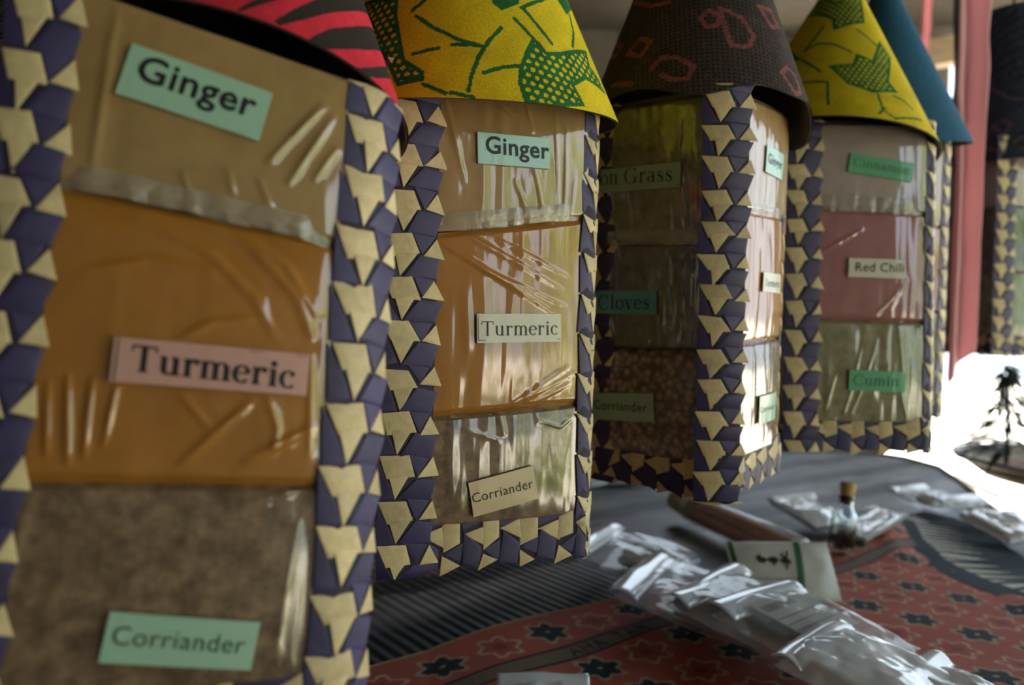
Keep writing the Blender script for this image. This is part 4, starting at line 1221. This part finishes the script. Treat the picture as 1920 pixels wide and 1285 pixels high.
def pouch_band(name, u0, u1, slant, mat):
    k = 20
    U2, V2 = np.meshgrid(np.linspace(0, 1, 6), np.linspace(0.01, 0.99, k))
    Uu = u0 + (u1 - u0) * U2 + slant * (V2 - 0.5)
    P = np.stack([Uu * Wp / 2 * (1 + 0.05 * V2), -pouch_d(Uu, V2) - 0.0005, V2 * Hp], -1).reshape(-1, 3)
    mesh_np(name, P, grid_faces(6, k), mat, root, smooth=True)
pouch_band('green_stripe', 0.22, 0.34, 0.18, M['pouch_green'])
pouch_band('green_edge', -0.96, -0.88, 0.02, M['pouch_green'])
b = MB()
rgp = np.random.default_rng(5)
wr = [(-0.50 + 0.62 * i / 40, 0.66 + 0.07 * math.sin(i * 1.9) * (0.7 + 0.5 * math.sin(i * .4)) - 0.03 * i / 40) for i in range(41)]
for pts, rad in ((wr[:26], 0.0008), (wr[28:], 0.0008), ([(-0.02, .76), (0.06, .62), (0.12, .80)], 0.0008), ([(0.06, .62), (0.02, .50)], 0.0007)):
    P = [(x * Wp / 2 * (1 + 0.05 * y), -float(pouch_d(np.array(x), np.array(y))) - 0.0006, y * Hp) for x, y in pts]
    b.tube(P, rad, 6)
for y in (0.34, 0.27, 0.20):
    P = [(x * Wp / 2, -float(pouch_d(np.array(x), np.array(y))) - 0.0005, y * Hp) for x in np.linspace(-0.7, -0.1 + y, 12)]
    b.tube(P, 0.0003, 5)
b.build('handwriting', M['ink'], root)

# corked glass vial lying on its side
mw = Matrix.Translation((0.409, 0.905, 0.7925)) @ Matrix.Rotation(math.radians(12), 4, 'Y') @ Matrix.Rotation(math.radians(-14), 4, 'X')
root = empty('glass_vial', mat=mw); root.matrix_basis = mw
tag(root, 'small glass vial with a cork stopper leaning upright behind the striped pouch', 'vial')
m, nt, p = new_mat('clear_glass')
p.inputs['Base Color'].default_value = (0.9, 0.97, 0.97, 1); p.inputs['Roughness'].default_value = 0.02
p.inputs['Transmission Weight'].default_value = 1.0; p.inputs['IOR'].default_value = 1.45
M['glass'] = m
b = MB()
b.lathe([(0.0, -0.03), (0.012, -0.03), (0.0145, -0.027), (0.015, 0.005), (0.014, 0.014), (0.009, 0.021), (0.0085, 0.03), (0.010, 0.033), (0.0085, 0.035), (0.007, 0.03), (0.0075, 0.021), (0.0125, 0.013), (0.0135, 0.005), (0.013, -0.026), (0.0, -0.0275)], 40)
b.build('glass_body', M['glass'], root)
b = MB()
b.lathe([(0.0, 0.026), (0.0066, 0.026), (0.0078, 0.036), (0.0095, 0.050), (0.0088, 0.052), (0.0, 0.0525)], 28)
b.build('cork_stopper', noisy('cork', (0.42, 0.26, 0.11), (0.58, 0.40, 0.20), 160, 0.8, b=0.6), root)
b = MB()
b.lathe([(0.0, -0.0255), (0.012, -0.0255), (0.0125, -0.02), (0.0125, -0.012), (0.0, -0.011)], 28)
b.build('spice_fill', M['spice_lump'], root)

# ------------------------------------------------------------------ basket with plant on a stool beyond the table
BX, BY, BZ = 1.37, 1.62, 0.715
st = empty('wooden_stool', (BX, BY, 0.0)); tag(st, 'round wooden stool under the wide basket beyond the table edge', 'stool')
b = MB(); b.lathe([(0, BZ - .032), (0.175, BZ - .032), (0.18, BZ - .025), (0.18, BZ - .009), (0.175, BZ - .002), (0, BZ - .002)], 40); b.build('seat', M['palewood'], st)
for i in range(4):
    a = math.pi / 4 + i * math.pi / 2
    b = MB(); b.tube([(0.17 * math.cos(a), 0.17 * math.sin(a), 0.0), (0.13 * math.cos(a), 0.13 * math.sin(a), BZ - .03)], [0.014, 0.018], 12); b.build('leg', M['palewood'], st)
bk = empty('shallow_basket', (BX, BY, BZ)); tag(bk, 'wide shallow basket with a pale rim holding reddish spice, beside the table edge', 'basket')
b = MB(); b.lathe([(0, 0.0), (0.20, 0.0), (0.29, 0.020), (0.345, 0.058), (0.340, 0.060), (0.285, 0.025), (0.20, 0.006), (0, 0.006)], 72)
b.build('basket_body', noisy('woven_basket', (0.16, 0.11, 0.045), (0.32, 0.24, 0.11), 60, 0.6, stretch=(1, 1, 4), b=0.8, bd=0.003), bk)
b = MB(); b.tube([(0.344 * math.cos(a), 0.344 * math.sin(a), 0.061) for a in np.linspace(0, 2 * math.pi, 73)[:-1]], 0.007, 10, closed=True)
b.build('basket_rim', noisy('pale_rim', (0.45, 0.42, 0.40), (0.58, 0.55, 0.52), 40, 0.3), bk)
n = 40
rr, aa = np.meshgrid(np.linspace(0, 1, 16), np.linspace(0, 2 * math.pi, n, endpoint=False), indexing='ij')
V = np.stack([rr * .295 * np.cos(aa), rr * .295 * np.sin(aa), 0.030 + 0.010 * (1 - rr ** 2) + 0.008 * (vnoise(rr * np.cos(aa) + 2, rr * np.sin(aa) + 2, 7, 71) - .5)], -1).reshape(-1, 3)
sp = mesh_np('red_spice', V, grid_faces(n, 16, closed=True), noisy('red_brown_spice', (0.13, 0.045, 0.03), (0.26, 0.10, 0.06), 60, 0.8, b=0.8, bd=0.004), bk, smooth=True)
tag(sp, kind='stuff')

def leaf_quads(mb, base, d, L, wd, droop, m=0, nseg=5):
    d = Vector(d).normalized(); side = d.cross(Vector((0, 0, 1)))
    if side.length < 1e-3: side = Vector((1, 0, 0))
    side.normalize()
    V = []
    for i in range(nseg + 1):
        t = i / nseg
        p = Vector(base) + d * L * t + Vector((0, 0, -droop * t * t))
        w = wd * math.sin(math.pi * (0.12 + 0.88 * t)) if i < nseg else 0.0005
        V += [p - side * w / 2, p + side * w / 2 + Vector((0, 0, .0008))]
    mb.add(V, [(2 * i, 2 * i + 1, 2 * i + 3, 2 * i + 2) for i in range(nseg)], m, True)
def foliage_mat(name, c, tr):
    m, nt, p = new_mat(name)
    p.inputs['Base Color'].default_value = (*c, 1); p.inputs['Roughness'].default_value = 0.45
    t = N(nt, 'ShaderNodeBsdfTranslucent'); t.inputs['Color'].default_value = (*tr, 1)
    mx = N(nt, 'ShaderNodeMixShader'); mx.inputs[0].default_value = 0.5
    nt.links.new(p.outputs[0], mx.inputs[1]); nt.links.new(t.outputs[0], mx.inputs[2])
    nt.links.new(mx.outputs[0], nt.nodes['Material Output'].inputs['Surface'])
    return m
pl = empty('leafy_plant', (1.085, 1.63, 0.750)); tag(pl, 'dark plant with drooping narrow leaves rising from the wide shallow basket', 'plant')
rg = random.Random(4)
b = MB(); b.tube([(0, 0, -0.01), (0.004, 0, 0.10), (0, 0, 0.235)], [0.005, 0.0045, 0.003], 8); b.build('stem', M['darkwood'], pl)
b = MB()
for i in range(230):
    z = rg.uniform(0.03, 0.24); a = rg.uniform(0, 6.283)
    L = 0.03 + (0.24 - z) * 0.50 + rg.uniform(0, .02)
    leaf_quads(b, (0, 0, z), (math.cos(a), math.sin(a), rg.uniform(-.1, .35)), L, rg.uniform(.007, .012), rg.uniform(.02, .055))
b.build('foliage', foliage_mat('dark_foliage', (0.035, 0.06, 0.055), (0.03, 0.06, 0.04)), pl)

# ------------------------------------------------------------------ hanging cloth strips
def cloth_strip(loc, w, z0, z1, mat, lab, seed, yaw=0.0, amp=0.010):
    n, k = 16, 120
    U, Vv = np.meshgrid(np.linspace(-.5, .5, n), np.linspace(0, 1, k))
    Z = z0 + (z1 - z0) * Vv
    width = w * (0.8 + 0.4 * vnoise(Vv, Vv * 0, 9, seed))
    x = U * width + 0.010 * (vnoise(Vv + 2, Vv * 0, 6, seed + 1) - .5)
    y = amp * np.sin(U * 7 + 2.5 * vnoise(Vv, Vv * 0 + 3, 5, seed + 2)) + 0.006 * vnoise(U + 3, Vv * 8, 3, seed + 3)
    Z = Z + 0.012 * U * (1 - Vv) * 4
    V = np.stack([x, y, Z - z0], -1).reshape(-1, 3)
    o = mesh_np('cloth_strip', V, grid_faces(n, k), mat, None, smooth=True)
    o.location = (loc[0], loc[1], z0); o.rotation_euler = (0, 0, yaw)
    sm = o.modifiers.new('thickness', 'SOLIDIFY'); sm.thickness = 0.0008
    tag(o, lab, 'cloth strip')
M['pink_cloth'] = foliage_mat('rose_red_cloth', (0.95, 0.60, 0.63), (0.95, 0.62, 0.64))
M['navy_cloth'] = noisy('dark_navy_cloth', (0.012, 0.02, 0.035), (0.02, 0.03, 0.05), 60, 0.9)
cloth_strip((0.599, 1.0), 0.042, 0.988, 2.14, M['pink_cloth'], 'long rose-red cloth strip hanging to the right of the blue cone roof', 81)
cloth_strip((0.702, 1.30), 0.014, 1.50, 2.14, M['pink_cloth'], 'narrow red cloth strip mostly hidden above the blue cone roof', 85)
cloth_strip((0.793, 1.35), 0.027, 1.25, 2.14, M['navy_cloth'], 'dark navy cloth strip hanging just left of the rose-red one', 89, amp=0.004)

# sticks standing in for the shadow lines on the sunlit sand
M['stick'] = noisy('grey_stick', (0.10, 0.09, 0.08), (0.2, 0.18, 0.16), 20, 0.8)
for i, (p, q, lab) in enumerate((((5.9, 9.6), (5.6, 7.3), 'thin dark stick standing in for a shadow line on the bright sand, the farther one'), ((3.6, 6.3), (3.5, 5.3), 'short dark stick standing in for a shadow line near the table corner'))):
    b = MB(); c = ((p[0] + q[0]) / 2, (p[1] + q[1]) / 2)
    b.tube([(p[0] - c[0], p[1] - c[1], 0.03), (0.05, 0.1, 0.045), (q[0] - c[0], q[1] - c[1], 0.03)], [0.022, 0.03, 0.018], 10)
    o = b.build('shadow_line_stick', M['stick']); o.location = (c[0], c[1], 0.0)
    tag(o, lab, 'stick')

# shrubs in the sun to the right of the stall (their light is what shines in the plastic)
M['leaf'] = foliage_mat('sunlit_leaf', (0.22, 0.34, 0.03), (0.42, 0.55, 0.04))
def shrub(loc, w, h, seed, lab):
    root = empty('leafy_shrub', loc); tag(root, lab, 'shrub', 'shrubs outside the open side')
    rg = random.Random(seed)
    b = MB()
    for i in range(5):
        a = rg.uniform(0, 6.28); b.tube([(0, 0, 0), (0.2 * math.cos(a), 0.2 * math.sin(a), h * .4), (0.35 * w * math.cos(a), 0.35 * w * math.sin(a), h * .8)], [0.03, 0.02, 0.008], 7)
    b.build('branches', M['stick'], root)
    b = MB()
    for i in range(1500):
        a = rg.uniform(0, 6.28); u = rg.random() ** .5; zz = rg.uniform(0.02, 1)
        r = w * u * (0.55 + 0.45 * math.sin(math.pi * min(zz + .15, 1)))
        leaf_quads(b, (r * math.cos(a), r * math.sin(a), zz * h), (rg.uniform(-1, 1), rg.uniform(-1, 1), rg.uniform(-.3, .8)), rg.uniform(.12, .22), rg.uniform(.05, .09), .05, nseg=3)
    b.build('foliage', M['leaf'], root)
for i, (x, y, w, h) in enumerate(((3.4, -1.75, .95, 2.3), (3.8, 0.6, .6, 1.6), (3.2, -4.3, .9, 2.4), (5.9, -1.9, 1.0, 2.7))):
    shrub((x, y, 0), w, h, 50 + i, ['full leafy shrub outside the middle of the open side', 'low small leafy shrub outside beside the bright sand', 'tall leafy shrub outside past the front wall corner', 'largest leafy shrub, standing behind the full one'][i])
